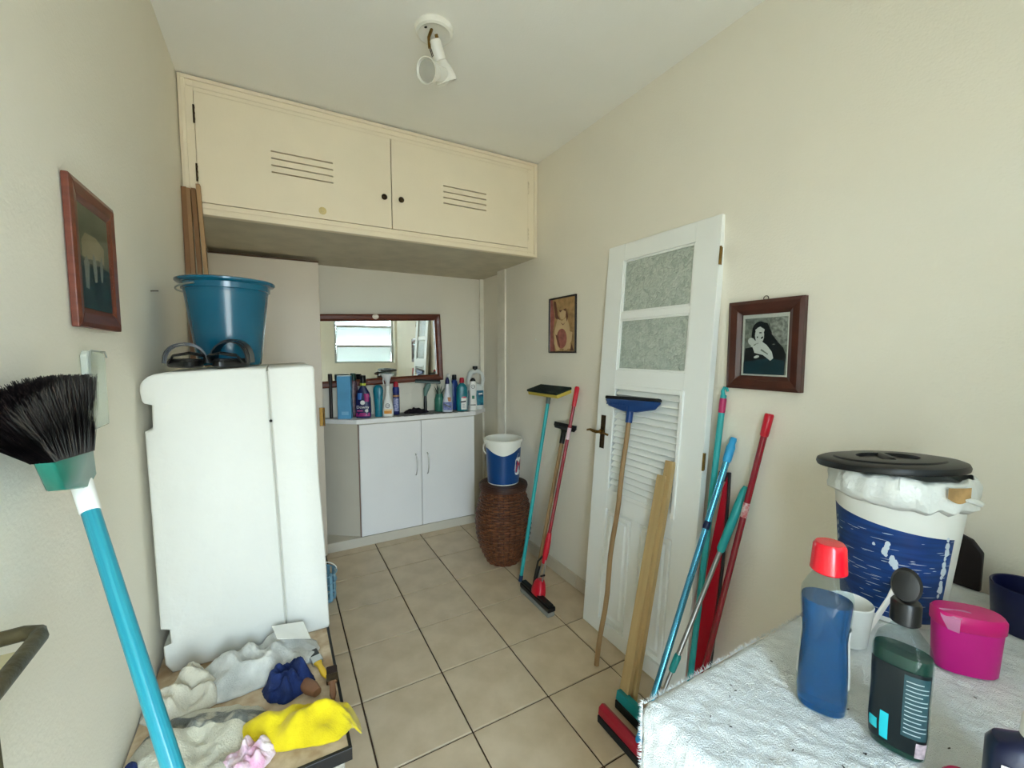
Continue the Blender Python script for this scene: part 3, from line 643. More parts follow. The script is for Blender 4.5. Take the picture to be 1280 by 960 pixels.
wrap(pa, 'blue_print', dblue, R_, .008, lambda a: .205+.045*min(1, abs((a-vdir)))**1.5, vdir-PI, vdir+PI, 72, label='blue printed band')
def curved_text(txt, size, root, m, R, zc, ac, off=.0012, name='lettering', shear=0):
    text_mesh(txt, size, root, name, m, lambda x, y, h: V(((R(zc+y)+off+h)*math.cos(ac+x/R(zc)), (R(zc+y)+off+h)*math.sin(ac+x/R(zc)), zc+y)), shear=shear)
def curved_blob(root, name, m, R, zc, ac, pts, off):
    b = MB(); b.add([((R(zc+y)+off)*math.cos(ac+x/R(zc)), (R(zc+y)+off)*math.sin(ac+x/R(zc)), zc+y) for x, y in [(0, 0)]+pts], [(0, i+1, (i+1) % len(pts)+1) for i in range(len(pts))]); return b.build(name, m, root)
sp_ = [(.045*math.cos(t)*(1+.18*math.cos(3*t)), .072*math.sin(t)*(1+.15*math.cos(2*t))) for t in [2*PI*i/28 for i in range(28)]]
wht = mat('print_white', '#f1f1ee', .4); 
curved_blob(pa, 'splash_print', wht, R_, .125, vdir+1.10, sp_, .0012)
curved_text('M', .105, pa, mat('print_red', '#c22038', .4), R_, .12, vdir+1.10, .0016, shear=.2)
b = MB(); b.tube([((R_(z)+.0014)*math.cos(a), (R_(z)+.0014)*math.sin(a), z) for a, z in [(vdir+.72, .10), (vdir+.78, .15), (vdir+.9, .19), (vdir+1.02, .215)]], .003, 6, flat=.3); b.build('white_swoosh', wht, pa)
b = MB(); pts = [(.128*math.cos(a), .128*math.sin(a), .27-.05*math.sin((a-(vdir-PI/2-.1))/.9*PI/2)) for a in []]
hp = [V((.126*math.cos(vdir-1.35), .126*math.sin(vdir-1.35), .275)), V((.136*math.cos(vdir-1.45), .136*math.sin(vdir-1.45), .262)), V((.138*math.cos(vdir-1.5), .138*math.sin(vdir-1.5), .235)), V((.134*math.cos(vdir-1.42), .134*math.sin(vdir-1.42), .218)), V((.121*math.cos(vdir-1.3), .121*math.sin(vdir-1.3), .205))]
b.tube(hp, .0045, 8); b.build('handle_end', white_pl, pa)

# ------------------------------------------------------------ low table with worn stone-like top at the left
pz = .50
pt = thing('low_table', 'low white table with worn beige top and black edging at the lower left', 'table', (-.72, -1.65, 0))
box('tabletop', (XL+.004, -2.118, pz-.022), (-.492, -1.06, pz), mat('worn_beige_top', '#cdb99b', .55, var=.2, scale=16, bump=.15, bscale=40, col2='#9f8260', detail=8), pt, world=True)
b = MB(); b.mm((XL+.004, -2.128, pz-.030), (-.484, -2.1185, pz+.002)).mm((-.4915, -2.1185, pz-.030), (-.484, -1.06, pz+.002)); b.build('edging', blk, pt, smooth=False, bevel=.001, world=True)
box('apron', (XL+.01, -2.108, pz-.15), (-.500, -1.07, pz-.031), mat('flaking_white_paint', '#d3cdbf', .7, var=.15, scale=30, bump=.6, bscale=60, col2='#8e887b'), pt, world=True)
for x, y in ((-.535, -2.08), (-.535, -1.15), (-.93, -2.08), (-.93, -1.15)): box('leg', (x-.02, y-.02, 0), (x+.02, y+.02, pz-.151), MATS['flaking_white_paint'], pt, world=True, bevel=.003)

# ------------------------------------------------------------ white block with rounded worn corner, notches and seam
bx0, bx1, by0, by1, bz0, bz1 = -.945, -.482, -1.615, -1.10, pz+.001, 1.412
blockm = mat('worn_white_foam', '#d8d6cd', .6, var=.015, scale=6, bump=.35, bscale=22, spec=.3)
fo = thing('white_block', 'tall white box-like block with rounded worn corner, edge notches and a seam', 'block', ((bx0+bx1)/2, (by0+by1)/2, bz0))
def fsh(x, z, seed): return .0022*noise.noise(V((x*9, z*9, seed)))
def notch_outline():
    r = .06; q = [(-.672, bz0)]
    base = [(bx0+.028, bz0), (bx0+.012, bz0+.03)]
    # up the left side with its two notches
    base += [(bx0+.010, bz0+.085), (bx0+.028, bz0+.090), (bx0+.027, bz0+.135), (bx0+.006, bz0+.142), (bx0+.003, bz0+.45), (bx0+.0, bz0+.735), (bx0+.018, bz0+.741), (bx0+.019, bz0+.815), (bx0-.002, bz0+.822), (bx0-.006, bz1-.06)]
    base += [(bx0-.006+r*.9*(1-math.cos(a)), bz1-.055+.045*math.sin(a)) for a in (.3, .6, .9, 1.2, 1.5)]
    base += [(-.80, bz1-.004), (-.70, bz1)]
    return base
sx_ = -.622  # seam x
left = notch_outline()+[(sx_-.002, bz1-.0), (sx_-.002+.028*0+.0, bz1-.2)]
left = notch_outline()+[(-.640, bz1), (-.614, bz0)]
b = MB()
def slab(outline, ya, yb_, inset=.006):
    cx = sum(p[0] for p in outline)/len(outline); cz = sum(p[1] for p in outline)/len(outline)
    def ins(k): 
        return [(p[0]+(cx-p[0])*k/abs((p[0]-cx)+1e-6)*(1 if abs(p[0]-cx) > k else 0)*1.0, p[1]+(cz-p[1])*k/abs((p[1]-cz)+1e-6)*(1 if abs(p[1]-cz) > k else 0)) for p in outline]
    i1 = ins(inset)
    b = MB(); b.rings([[V((p[0], ya, p[1])) for p in i1], [V((p[0], ya+inset, p[1])) for p in outline], [V((p[0], yb_-inset, p[1])) for p in outline], [V((p[0], yb_, p[1])) for p in i1]])
    return b
slab(left, by0, by1).build('main_body', blockm, fo, world=True, ang=50)
right = [(-.6105, bz0), (-.6365, bz1), (-.52, bz1+.006), (-.507, bz1+.004), (-.502, bz1-.008), (-.500, bz0+.55), (-.488, bz0+.30), (bx1, bz0+.01), (-.486, bz0)]
slab(right, by0+.001, by1).build('side_panel', blockm, fo, world=True, ang=50)
b = MB(); b.add([(x, y, z) for y in (by0+.012, by1-.02) for x, z in ((-.641, bz1-.01), (-.635, bz1-.01), (-.609, bz0+.01), (-.615, bz0+.01))], [(0, 1, 2, 3), (4, 5, 6, 7), (0, 1, 5, 4), (1, 2, 6, 5), (2, 3, 7, 6), (3, 0, 4, 7)]); b.build('seam', mat('seam_shadow', '#b7b3a6', .8), fo, smooth=False, world=True)
MB().cyl((-.6335, by0-.0005, 1.243), (-.6335, by0+.004, 1.243), .0045, seg=12).build('small_hole', dark_m, fo, world=True)
# teal bucket on the block
tb = thing('teal_bucket', 'teal plastic bucket standing on the white block', 'bucket', (-.757, -1.30, bz1+.004)); tb.scale = (.95, .95, 1.045)
tealm = mat('teal_bucket_plastic', '#07566f', .22, var=.05, coat=.3)
MB().lathe([(.001, 0), (.100, 0), (.104, .005), (.1045, .012), (.136, .252), (.142, .254), (.143, .272), (.156, .275), (.160, .279), (.160, .284), (.155, .287), (.148, .286), (.139, .27), (.099, .012), (.001, .010)], 56).build('shell', tealm, tb)
b = MB(); b.tube([(.156*math.cos(a), .156*math.sin(a), .262-.012*math.sin(a-1.0)) for a in [1.0+PI*i/20 for i in range(21)]], .003, 8).build('handle', steel_m, tb)
# sandals
def sandal(label, x, y, rz, h=.058):
    t = thing('sandal', label, 'sandal', (x, y, bz1+.003), Matrix.Rotation(rz, 3, 'Z'), 'black strap sandals on the white block'); t.scale = (1.12, .88, 1.05)
    out = []
    for i in range(28):
        a = 2*PI*i/28; ly = .115*math.sin(a); w = .040+.008*math.sin(a); out.append((w*math.cos(a)*(1-.12*math.cos(2*a)*0), ly))
    b = MB(); b.rings([[V((px*s_, py*s_, z)) for px, py in out] for s_, z in ((.93, 0), (1, .004), (1, .016), (.96, .020))]); b.build('sole', blk, t)
    b = MB(); b.rings([[V((px*s_, py*s_, z)) for px, py in out] for s_, z in ((.92, .0203), (.92, .024), (.86, .025))]); b.build('footbed', mat('worn_black_footbed', '#1c1a19', .6), t)
    for y_, w_, hh, wd in ((.035, .046, h, .030), (-.01, .044, h*.9, .016)):
        b = MB(); n_ = 12; rs = []
        for i in range(n_+1):
            a = PI*i/n_; c_ = V((-w_*math.cos(a), y_+.010*math.sin(a), .012+hh*math.sin(a)**.8)); nn = V((-math.cos(a), 0, math.sin(a)))
            rs.append([c_+nn*u+V((0, v_, 0)) for u, v_ in ((0, -wd), (.004, -wd), (.004, wd), (0, wd))])
        b.rings(rs); b.build('strap', blk, t)
    b = MB(); b.tube([(-.038, -.03, .015), (-.034, -.08, .035), (0, -.105, .042), (.034, -.08, .035), (.038, -.03, .015)], .006, 8, flat=.4).build('heel_strap', blk, t)
sandal('black strap sandal at the left end of the white block top', -.858, -1.500, math.radians(14))
sandal('black strap sandal in front of the teal bucket', -.742, -1.505, math.radians(-12), .070)
# brown slats bundle standing in the corner behind the block
bmat = [mat('brown_slat_%s' % k, c, .6, var=.15, scale=10, stretch=(1, 1, .1)) for k, c in (('dark', '#86603c'), ('mid', '#9a7550'), ('pale', '#b08c64'))]
for i, (xt, zt, xb, w_, mm_, lab) in enumerate(((-.950, 2.215, -.945, .020, 0, 'dark brown wooden slat nearest the wall in the bundle above the teal bucket'), (-.934, 2.212, -.925, .016, 1, 'second brown slat from the wall in the bundle above the teal bucket'), (-.915, 2.214, -.898, .018, 0, 'third brown slat from the wall in the bundle above the teal bucket'), (-.897, 2.236, -.872, .016, 2, 'pale brown slat, tallest and rightmost of the bundle above the teal bucket'))):
    p0 = V((xb+(xb-xt)*3.4 if i else xb, -.80, .002)); p1 = V((xt, -.694, zt-.004)); p0.x = xt+(xb-xt)*(2.2/.39)*.62
    v = p1-p0; R = axes(v, (1, 0, 0)); b = MB(); b.box((0, 0, v.length/2), (w_, .030, v.length)); o = b.build('wooden_lath', bmat[mm_], None, smooth=False, bevel=.0015)
    o.matrix_world = Matrix.Translation(p0) @ R.to_4x4(); o['label'] = lab; o['category'] = 'slat'; o['group'] = 'brown slats standing in the corner'

# ------------------------------------------------------------ cloths
def cloth(name, label, cx, cy, rx, ry, z0, h, m, seed=0, folds=5, amp=.02, rot=0, edge=None, cat='cloth', sub=52, pw_=3, sharp=.5, drop=None, p=2.6, parent=None, off=0):
    rn = random.Random(seed); NR, NA = sub//2, sub*2; vs = []; fs = []
    cr_, sr_ = math.cos(rot), math.sin(rot)
    dirs = [(rn.uniform(0, PI), rn.uniform(.6, 1.6), rn.uniform(0, 6)) for _ in range(folds)]
    def pt_(r, a):
        ca, sa = math.cos(a), math.sin(a); e_ = 1+.16*noise.noise(V((ca*1.6, sa*1.6, seed*3.1)))+.05*noise.noise(V((ca*6, sa*6, seed)))
        x = r*rx*e_*math.copysign(abs(ca)**(2/p), ca); y = r*ry*e_*math.copysign(abs(sa)**(2/p), sa)
        u, v = x/max(rx, ry), y/max(rx, ry); w = noise.noise_vector(V((u*1.3, v*1.3, seed)))*.42
        f = 0
        for a_, fr, ph_ in dirs:
            q_ = ((u+w.x)*math.cos(a_)+(v+w.y)*math.sin(a_))*fr*2.2+ph_
            f += (.5+.5*math.cos(2*PI*q_*.62))**(1+sharp)
        f = f/folds
        base = (1-r**pw_)
        z = z0+off+h*base*(.10+1.75*f)+amp*.30*(base**.5)*noise.noise(V((u*4, v*4, seed+5)))+amp*.12*(base**.5)*noise.noise(V((u*11, v*11, seed)))+.0045*(base**.3)
        X2, Y2 = cx+x*cr_-y*sr_, cy+x*sr_+y*cr_
        z = max(z, z0+.0008)
        if drop: z += drop(X2, Y2)
        return V((X2, Y2, z))
    vs.append(pt_(0, 0))
    for i in range(1, NR+1):
        for j in range(NA): vs.append(pt_(i/NR, 2*PI*j/NA))
    for j in range(NA): fs.append((0, 1+j, 1+(j+1) % NA))
    for i in range(NR-1):
        for j in range(NA):
            a, c = 1+i*NA+j, 1+i*NA+(j+1) % NA; fs.append((a, a+NA, c+NA, c))
    b = MB(); b.add(vs, fs); o = b.build(name, m, parent, ang=180)
    sd = o.modifiers.new('thickness', 'SOLIDIFY'); sd.thickness = .0015; sd.offset = 1
    if label: o['label'] = label
    if not parent: o['category'] = cat
    return o
ragw = mat('grey_white_rag', '#cfcdc4', .95, var=.12, scale=14, bump=.4, bscale=260, col2='#a9a8a0', sheen=.3); ragb = mat('beige_rag', '#c9c1ac', .95, var=.08, scale=10, bump=.4, bscale=220, sheen=.3)
P1 = pz
cloth('rag', 'crumpled pale grey-white rag against the foot of the white block', -.700, -1.715, .165, .095, P1, .060, ragw, 3, 5, .03, rot=.12)
cloth('rag', 'folded cream rag heaped between the left wall and the white rag', -.865, -1.755, .088, .085, P1, .050, ragb, 8, 3, .02, rot=.5)
twm = mat('printed_towel', '#c2bca6', .95, var=.06, scale=9, bump=.5, bscale=240, sheen=.3)
tw = cloth('towel', 'worn beige towel with grey printed floral band under the turquoise broom pole', -.820, -1.945, .135, .120, P1, .038, twm, 21, 5, .035, rot=-.25, p=4)
# give the towel a printed band by material: grey flowers in a stripe
def band_material(m, c1, c2, ycen, half, rot):
    n = m.node_tree; b = n.nodes['Principled BSDF']; old = b.inputs['Base Color'].links[0].from_socket
    t = n.nodes.new('ShaderNodeTexCoord'); mp_ = n.nodes.new('ShaderNodeMapping'); mp_.inputs['Rotation'].default_value = (0, 0, rot); s = n.nodes.new('ShaderNodeSeparateXYZ')
    n.links.new(t.outputs['Object'], mp_.inputs[0]); n.links.new(mp_.outputs[0], s.inputs[0])
    su = n.nodes.new('ShaderNodeMath'); su.operation = 'SUBTRACT'; su.inputs[1].default_value = ycen; n.links.new(s.outputs['Y'], su.inputs[0])
    ab = n.nodes.new('ShaderNodeMath'); ab.operation = 'ABSOLUTE'; n.links.new(su.outputs[0], ab.inputs[0])
    lt = n.nodes.new('ShaderNodeMath'); lt.operation = 'LESS_THAN'; lt.inputs[1].default_value = half; n.links.new(ab.outputs[0], lt.inputs[0])
    vo_ = n.nodes.new('ShaderNodeTexVoronoi'); vo_.inputs['Scale'].default_value = 34; n.links.new(t.outputs['Object'], vo_.inputs['Vector'])
    rp = n.nodes.new('ShaderNodeValToRGB'); rp.color_ramp.elements[0].color = (*srgb(c2), 1); rp.color_ramp.elements[1].color = (*srgb(c1), 1); rp.color_ramp.elements[0].position = .25; rp.color_ramp.elements[1].position = .5
    n.links.new(vo_.outputs['Distance'], rp.inputs[0])
    mx = n.nodes.new('ShaderNodeMixRGB'); n.links.new(lt.outputs[0], mx.inputs[0]); n.links.new(old, mx.inputs[1]); n.links.new(rp.outputs[0], mx.inputs[2]); n.links.new(mx.outputs[0], b.inputs['Base Color'])
band_material(twm, '#6f7068', '#b3ad99', -2.054, .030, math.radians(18))
cloth('rag', 'navy cloth with white flecks beside the paint brushes', -.612, -1.835, .062, .060, P1, .048, mat('navy_cloth', '#14295c', .9, var=.15, scale=30, bump=.4, bscale=200), 31, 3, .02, rot=.4)
def droop(x, y):
    d = max(0, x+.478)+max(0, -2.130-y); return -min(.2, d*1.6)
cloth('dust_cloth', 'bright yellow dust cloth draped at the table corner', -.590, -2.005, .148, .062, P1, .044, mat('yellow_cloth', '#d9c206', .9, var=.05, scale=30, bump=.3, bscale=300, col2='#ccb302', sheen=.2), 44, 4, .02, rot=-.30, drop=droop, p=2.2)
cloth('rag', 'small white and pink rag below the yellow dust cloth', -.702, -2.045, .060, .045, P1, .028, mat('pink_white_cloth', '#e3d8d8', .9, var=.2, scale=22, col2='#d8a0b8', bump=.3, bscale=200), 55, 4, .02, rot=.6)
cloth('rag', 'dark navy cloth corner at the wall beside the printed towel', -.930, -1.985, .024, .055, P1, .024, MATS['navy_cloth'], 61, 3, .01)
# white paper sheet
b = MB(); b.add([(-.655, -1.650, P1+.085), (-.640, -1.720, P1+.080), (-.548, -1.730, P1+.056), (-.565, -1.640, P1+.066)], [(0, 1, 2, 3)]); 
pp = b.build('paper_sheet', mat('white_paper', '#e4e2da', .8), smooth=False); sd = pp.modifiers.new('t', 'SOLIDIFY'); sd.thickness = .001; pp['label'] = 'small white paper sheet on the grey-white rag beside the navy cloth'; pp['category'] = 'paper'
# brushes and small tools
def brush(label, x, y, rz, hc, lc, bc, ln_=.15, z=P1, name='paint_brush'):
    t = thing(name, label, 'paint brush', (x, y, z+.001), Matrix.Rotation(rz, 3, 'Z'), 'paint brushes on the low table')
    MB().loft([(0, .004, .004), (.02, .009, .006), (.06, .007, .006), (ln_*.6, .012, .006)]).xf(Matrix.Translation((0, 0, .008)) @ Matrix.Rotation(-PI/2, 4, 'X')).build('handle', hc, t)
    b = MB(); b.mm((-.016, ln_*.6, .002), (.016, ln_*.6+.03, .015)); b.build('ferrule', lc, t, smooth=False, bevel=.002)
    b = MB(); b.mm((-.015, ln_*.6+.03, .003), (.015, ln_*.6+.065, .014)); b.build('bristles', bc, t, smooth=False, bevel=.003)
ylp, rdw, brw = mat('yellow_paint_handle', '#e0b428', .4), mat('orange_red_handle', '#c8402a', .4), mat('brown_wood_handle', '#8a5f42', .5, var=.15)
brush('small paint brush with yellow handle on the low table', -.517, -1.865, math.radians(12), ylp, steel_m, blk, .13)
brush('wide paint brush with orange-red handle beside the navy cloth', -.558, -1.905, math.radians(22), rdw, bronze_m, blk, .15)
brush('paint brush with brown wooden handle near the table edge', -.508, -1.96, math.radians(-4), brw, bronze_m, mat('dark_bristle', '#2a1a14', .9), .11)
o = MB().loft([(0, .012, .010), (.03, .020, .012), (.07, .016, .012), (.085, .008, .008)]).xf(Matrix.Translation((-.545, -1.92, P1+.014)) @ Matrix.Rotation(.5, 4, 'Z') @ Matrix.Rotation(-PI/2, 4, 'X')).build('wood_offcut', brw); o['label'] = 'rounded brown wooden tool end just above the yellow cloth'; o['category'] = 'tool'

# ------------------------------------------------------------ broom with dark bristles leaning on the left wall
P0, P1_ = V((-.42, -3.0, .004)), V((-.900, -2.200, 1.225))
t, L_ = pole_thing('bristle_broom', 'large dark bristle broom with green block and turquoise pole leaning on the left wall', 'broom', P0, P1_)
Mi = t.matrix_world.inverted()
polem = mat('turquoise_sleeved_pole', '#2b919d', .3, scale=200, stretch=(1, 1, .02), coat=.2, col2='#1d7f90', bump=.25, bscale=110)
MB().cyl((0, 0, .0), (0, 0, L_-.030), .0122, seg=24).build('pole', polem, t)
MB().lathe([(.0132, L_-.035), (.0140, L_-.032), (.0145, L_+.02), (.013, L_+.03)], 24).build('collar', whp, t)
xw = -.905
def loc(p): return Mi @ V(p)
lo_ = [(-2.325, 1.252), (-2.165, 1.225), (-2.138, 1.240)]; hi_ = [(-2.362, 1.306), (-2.142, 1.288)]
b = MB(); out = [(-2.322, 1.309), (-2.290, 1.257), (-2.235, 1.243), (-2.206, 1.236), (-2.180, 1.240), (-2.160, 1.248), (-2.166, 1.294)]
def plate(outl, xa, xb):
    cy_ = sum(p[0] for p in outl)/len(outl); cz_ = sum(p[1] for p in outl)/len(outl); k = .92
    sm = [(cy_+(p[0]-cy_)*k, cz_+(p[1]-cz_)*k) for p in outl]
    return [[loc((x, q[0], q[1])) for q in o_] for x, o_ in ((xa, sm), (xa+(xb-xa)*.2, outl), (xb-(xb-xa)*.2, outl), (xb, sm))]
b.rings(plate(out, xw-.011, xw+.011)); b.build('block', mat('green_block_plastic', '#1f7a68', .35, var=.1, coat=.2), t, ang=60)
brm = mat('dark_bristle_fibre', '#1d1416', .5, var=.3, scale=40)
b = MB(); rn = random.Random(5)
core = [(-2.316, 1.303), (-2.174, 1.290), (-2.176, 1.378), (-2.25, 1.386), (-2.33, 1.382), (-2.40, 1.362)]
b.rings(plate(core, xw-.010, xw+.008)); b.build('bristle_core', brm, t)
b = MB()
for i in range(5200):
    u = rn.random(); w = rn.uniform(-1, 1)
    p_ = V((xw+w*.0125, -2.320+u*.152, 1.305-u*.014)); sp = (1-u)
    e_ = V((xw+w*.026-.006, -2.440+u*.285+rn.uniform(-.008, .008), 1.384+.034*math.sin(min(1, u*1.4)*PI/2)+rn.uniform(-.009, .007)))
    m_ = (p_+e_)/2+V((rn.uniform(-.004, .004), rn.uniform(-.006, .006), rn.uniform(-.004, .004))); wd = V((0, .0017, 0))
    wd2 = V((.0008, .0004, 0))
    if e_.x < XL+.003: e_.x = XL+.003
    b.mi = 1 if rn.random() < .22 else 0
    b.add([loc(p_-wd), loc(p_+wd), loc(m_-wd+wd2), loc(m_+wd), loc(e_-wd*.7), loc(e_+wd*.7)], [(0, 1, 3, 2), (2, 3, 5, 4)])
b.build('bristles', [brm, mat('brown_bristle_fibre', '#4a3a38', .5, var=.3, scale=60)], t, kind='stuff', smooth=False)
# clear plastic holder on the left wall behind the broom
b = MB(); t = thing('clear_holder', 'clear plastic strip holder on the left wall behind the broom bristles', 'holder', (XL+.001, -1.935, 1.38))
b = MB(); b.prism([(-.048, -.08), (.048, -.08), (.050, .07), (.04, .082), (-.04, .085), (-.05, .075)], 0, .001, .014); b.build('pocket', glassy('clear_plastic', '#eef2ea', .55, .12), t, bevel=.003)
b = MB(); b.tube([(.015, -.05, -.08), (.016, -.05, .07), (.016, -.04, .085), (.016, .04, .082), (.016, .05, .07)], .0018, 6).build('rim', mat('clear_edge', '#8f938a', .2), t)
# olive metal rack on the left wall near the camera
t = thing('metal_rack', 'olive brown metal rack on the left wall at the far lower left', 'rack', (XL+.04, -2.6, 1.0))
olv = mat('olive_brown_metal', '#5c5238', .45, metal=.4, var=.25, scale=30, bump=.15, bscale=90)
b = MB(); xr, yr, zr = -.888, -2.398, 1.100
b.tube([(XL+.002, yr+.006, zr-.004), (xr-.02, yr+.003, zr), (xr-.005, yr-.004, zr), (xr, yr-.016, zr), (xr+.002, yr-.2, zr), (xr+.002, -2.78, zr)], .0095, 12); b.build('rail', olv, t, world=True)
b = MB(); b.tube([(XL+.003, yr+.005, .90), (XL+.003, yr+.005, zr), ], .006, 8); b.tube([(xr+.002, -2.535, zr), (xr-.002, -2.52, .98), (XL+.003, -2.50, .93)], .008, 8); b.build('bracket', olv, t, world=True)
box('pale_shelf', (XL+.003, -2.78, zr-.022), (xr-.010, yr-.012, zr-.014), mat('pale_cream_shelf', '#c9bd93', .6, var=.1), t, world=True)
# blue plastic hanger / wire bundle on the floor beyond the low table
t = thing('blue_basket', 'small light blue plastic wire basket peeking out past the white block', 'basket', (-.43, -.52, 0))
blw = mat('light_blue_wire', '#86b3c9', .35, var=.1)
b = MB()
for z, r in ((.17, .088), (.12, .085), (.07, .080), (.02, .072)): b.tube([(r*math.cos(2*PI*j/28), r*math.sin(2*PI*j/28), z) for j in range(28)], .004, 6, closed=True)
b.build('hoop', blw, t)
for j in range(14):
    a = 2*PI*j/14; b = MB(); b.box((.079*math.cos(a), .079*math.sin(a), .095), (.020, .003, .17), Matrix.Rotation(a+PI/2, 3, 'Z')); b.build('upright', blw, t, smooth=False)
b = MB(); b.lathe([(.001, .003), (.068, .003), (.070, .010), (.001, .010)], 24).build('base', blw, t)
b = MB(); b.tube([(.088*math.cos(a), 0, .17+.06*math.sin(a)) for a in [PI*i/14 for i in range(15)]], .003, 6).build('handle', whp, t)

# ------------------------------------------------------------ bottles on the counter
CZ = .9655
def bt(name, label, x, y, rz=0, cat='bottle', group='cleaning bottles on the counter'): return thing(name, label, cat, (x, y, CZ), Matrix.Rotation(rz, 3, 'Z'), group)
face = math.radians(-20)   # fronts turned a little towards the room
def plabel(root, name, m, x0, x1, z0, z1, y, label=None, bulge=.0): 
    b = MB(); n = 8; vs = []; fs = []
    for i in range(n+1):
        x = x0+(x1-x0)*i/n; u = (i/n*2-1); yy = y+bulge*u*u
        vs += [(x, yy, z0), (x, yy, z1)]
    for i in range(n): fs.append((2*i, 2*i+2, 2*i+3, 2*i+1))
    b.add(vs, fs); return b.build(name, m, root, label=label)
def ftext(root, txt, size, m, x, z, y, bulge=0, half=.04, name='lettering', shear=0):
    text_mesh(txt, size, root, name, m, lambda px, py, h: V((x+px, y+bulge*((x+px)/half)**2-h, z+py)), shear=shear)
c_navy = mat('navy_label', '#1a2257', .35, var=.1); c_mag = mat('magenta_label', '#b02a7c', .35, var=.1); c_white = mat('label_white', '#eceae6', .4, var=.03)
c_or = mat('orange_label', '#e79a3c', .45, var=.05); c_teal = mat('teal_bottle_plastic', '#15788f', .3, var=.06); c_dg = mat('dark_green_plastic', '#173b33', .35, var=.1); c_blk = blk
c_blue = mat('mid_blue_carton', '#5aa3d0', .5, var=.08, scale=8)
# dark slim tube at the far left
t = bt('slim_tube', 'slim dark tube standing behind the light blue carton', -.262, .268, 0, 'tube'); MB().lathe([(.012, 0), (.012, .27), (.014, .272), (.014, .33), (.011, .333)], 16).build('tube', mat('dark_brown_tube', '#2e231e', .4), t)
# light blue carton
t = bt('carton', 'tall light blue carton at the left end of the counter', -.172, .205, face, 'carton')
box('carton_body', (-.048, -.03, 0), (.048, .03, .318), c_blue, t, bevel=.003)
box('carton_top', (-.046, -.028, .3185), (.046, .028, .325), mat('pale_carton_top', '#cfe4ee', .5), t)
plabel(t, 'print_panel', mat('pale_blue_print', '#86bfe0', .5), -.02, .03, .03, .055, -.0306)
# dark bottle with green cap
t = bt('dark_bottle', 'dark red-brown bottle with green cap behind the softener bottle', -.098, .262)
MB().loft([(0, .028, .02), (.01, .03, .022), (.22, .03, .022), (.27, .02, .018), (.28, .014, .014)]).build('bottle', mat('dark_red_bottle', '#3c1d24', .3, var=.3, scale=30, col2='#6d5560'), t)
MB().lathe([(.016, .28), (.019, .283), (.018, .33), (.015, .334)], 20).build('cap', c_dg, t)
# fabric softener
t = bt('softener_bottle', 'navy and magenta fabric softener bottle with white lettering', -.045, .178, face)
MB().loft([(0, .052, .026), (.008, .055, .029), (.06, .056, .030), (.15, .054, .029), (.19, .046, .026), (.225, .026, .020), (.24, .018, .018), (.25, .016, .016)], 40).build('bottle', c_navy, t)
MB().lathe([(.020, .25), (.021, .253), (.020, .285), (.022, .287), (.022, .318), (.018, .323)], 24).build('cap', c_blk, t)
MB().lathe([(.0215, .246), (.0225, .25), (.0225, .262), (.0205, .264)], 24).build('yellow_ring', mat('yellow_green_ring', '#c6cf4a', .4), t)
plabel(t, 'pink_splash', c_mag, .005, .046, .125, .185, -.0305, bulge=.006); plabel(t, 'lower_pink', c_mag, -.05, .05, .014, .040, -.0305, bulge=.010)
plabel(t, 'pink_stripe', mat('bright_pink', '#e0559a', .4), -.042, .012, .052, .060, -.0312, bulge=.004)
plabel(t, 'blue_glow', mat('bright_blue', '#3d79c8', .4), -.035, .0, .14, .19, -.0303, bulge=.006)
ftext(t, 'Downy', .031, c_white, 0, .083, -.0318, .010, .055)
for nm, cx_, cz_, r_, m_ in (('round_mark', 0, .118, .017, c_white), ('flower_mark', .028, .056, .012, c_white)):
    b = MB(); b.rings([[V((cx_+r*math.cos(2*PI*i/20), -.0312-d_, cz_+r*math.sin(2*PI*i/20))) for i in range(20)] for r, d_ in ((r_, 0), (r_, .0006), (r_*.6, .0006))], cap1=False); b.build(nm, m_, t)
# teal bottle, rounded shoulders
t = bt('teal_bottle', 'plain teal bottle between the softener and the spray bottle', .066, .175, face)
MB().loft([(0, .026, .020), (.006, .028, .022), (.08, .028, .022), (.15, .033, .024), (.20, .038, .025), (.225, .034, .023), (.24, .022, .018), (.245, .012, .012)], 36).build('bottle', c_teal, t)
MB().loft([(.05, .012, .024), (.14, .014, .026)], 20).build('side_panel', mat('teal_label', '#1c8ea0', .35), t)
# white spray bottle
t = bt('spray_bottle', 'white spray bottle with orange label and round black logo', .136, .165, face, group='spray bottles on the counter')
wsp = mat('spray_white', '#ebe9e4', .35, var=.02)
MB().loft([(0, .038, .024), (.006, .041, .026), (.05, .043, .027), (.09, .036, .024), (.13, .026, .020), (.18, .016, .016), (.225, .014, .014), (.235, .013, .013)], 36).build('bottle', wsp, t)
b = MB(); b.loft([(.236, .017, .017), (.262, .016, .017), (.27, .018, .018), (.30, .030, .018, -.004, 0, 2.5), (.322, .046, .018, -.004, 0, 3), (.330, .052, .016, -.006, 0, 3)]); b.build('spray_head', mat('translucent_grey_head', '#c7c6c4', .3, var=.05), t)
MB().loft([(.331, .050, .015, -.006, 0, 3), (.338, .030, .010, -.006, 0, 3)]).build('head_top', mat('grey_green_top', '#5c7474', .4), t)
b = MB(); b.tube([(-.030, 0, .30), (-.034, 0, .275), (-.028, 0, .245)], [.006, .005, .004], 8).build('trigger', wsp, t)
MB().lathe([(.007, 0), (.007, .012)], 10).xf(Matrix.Translation((-.052, 0, .322)) @ Matrix.Rotation(-PI/2, 4, 'Y')).build('nozzle', wsp, t)
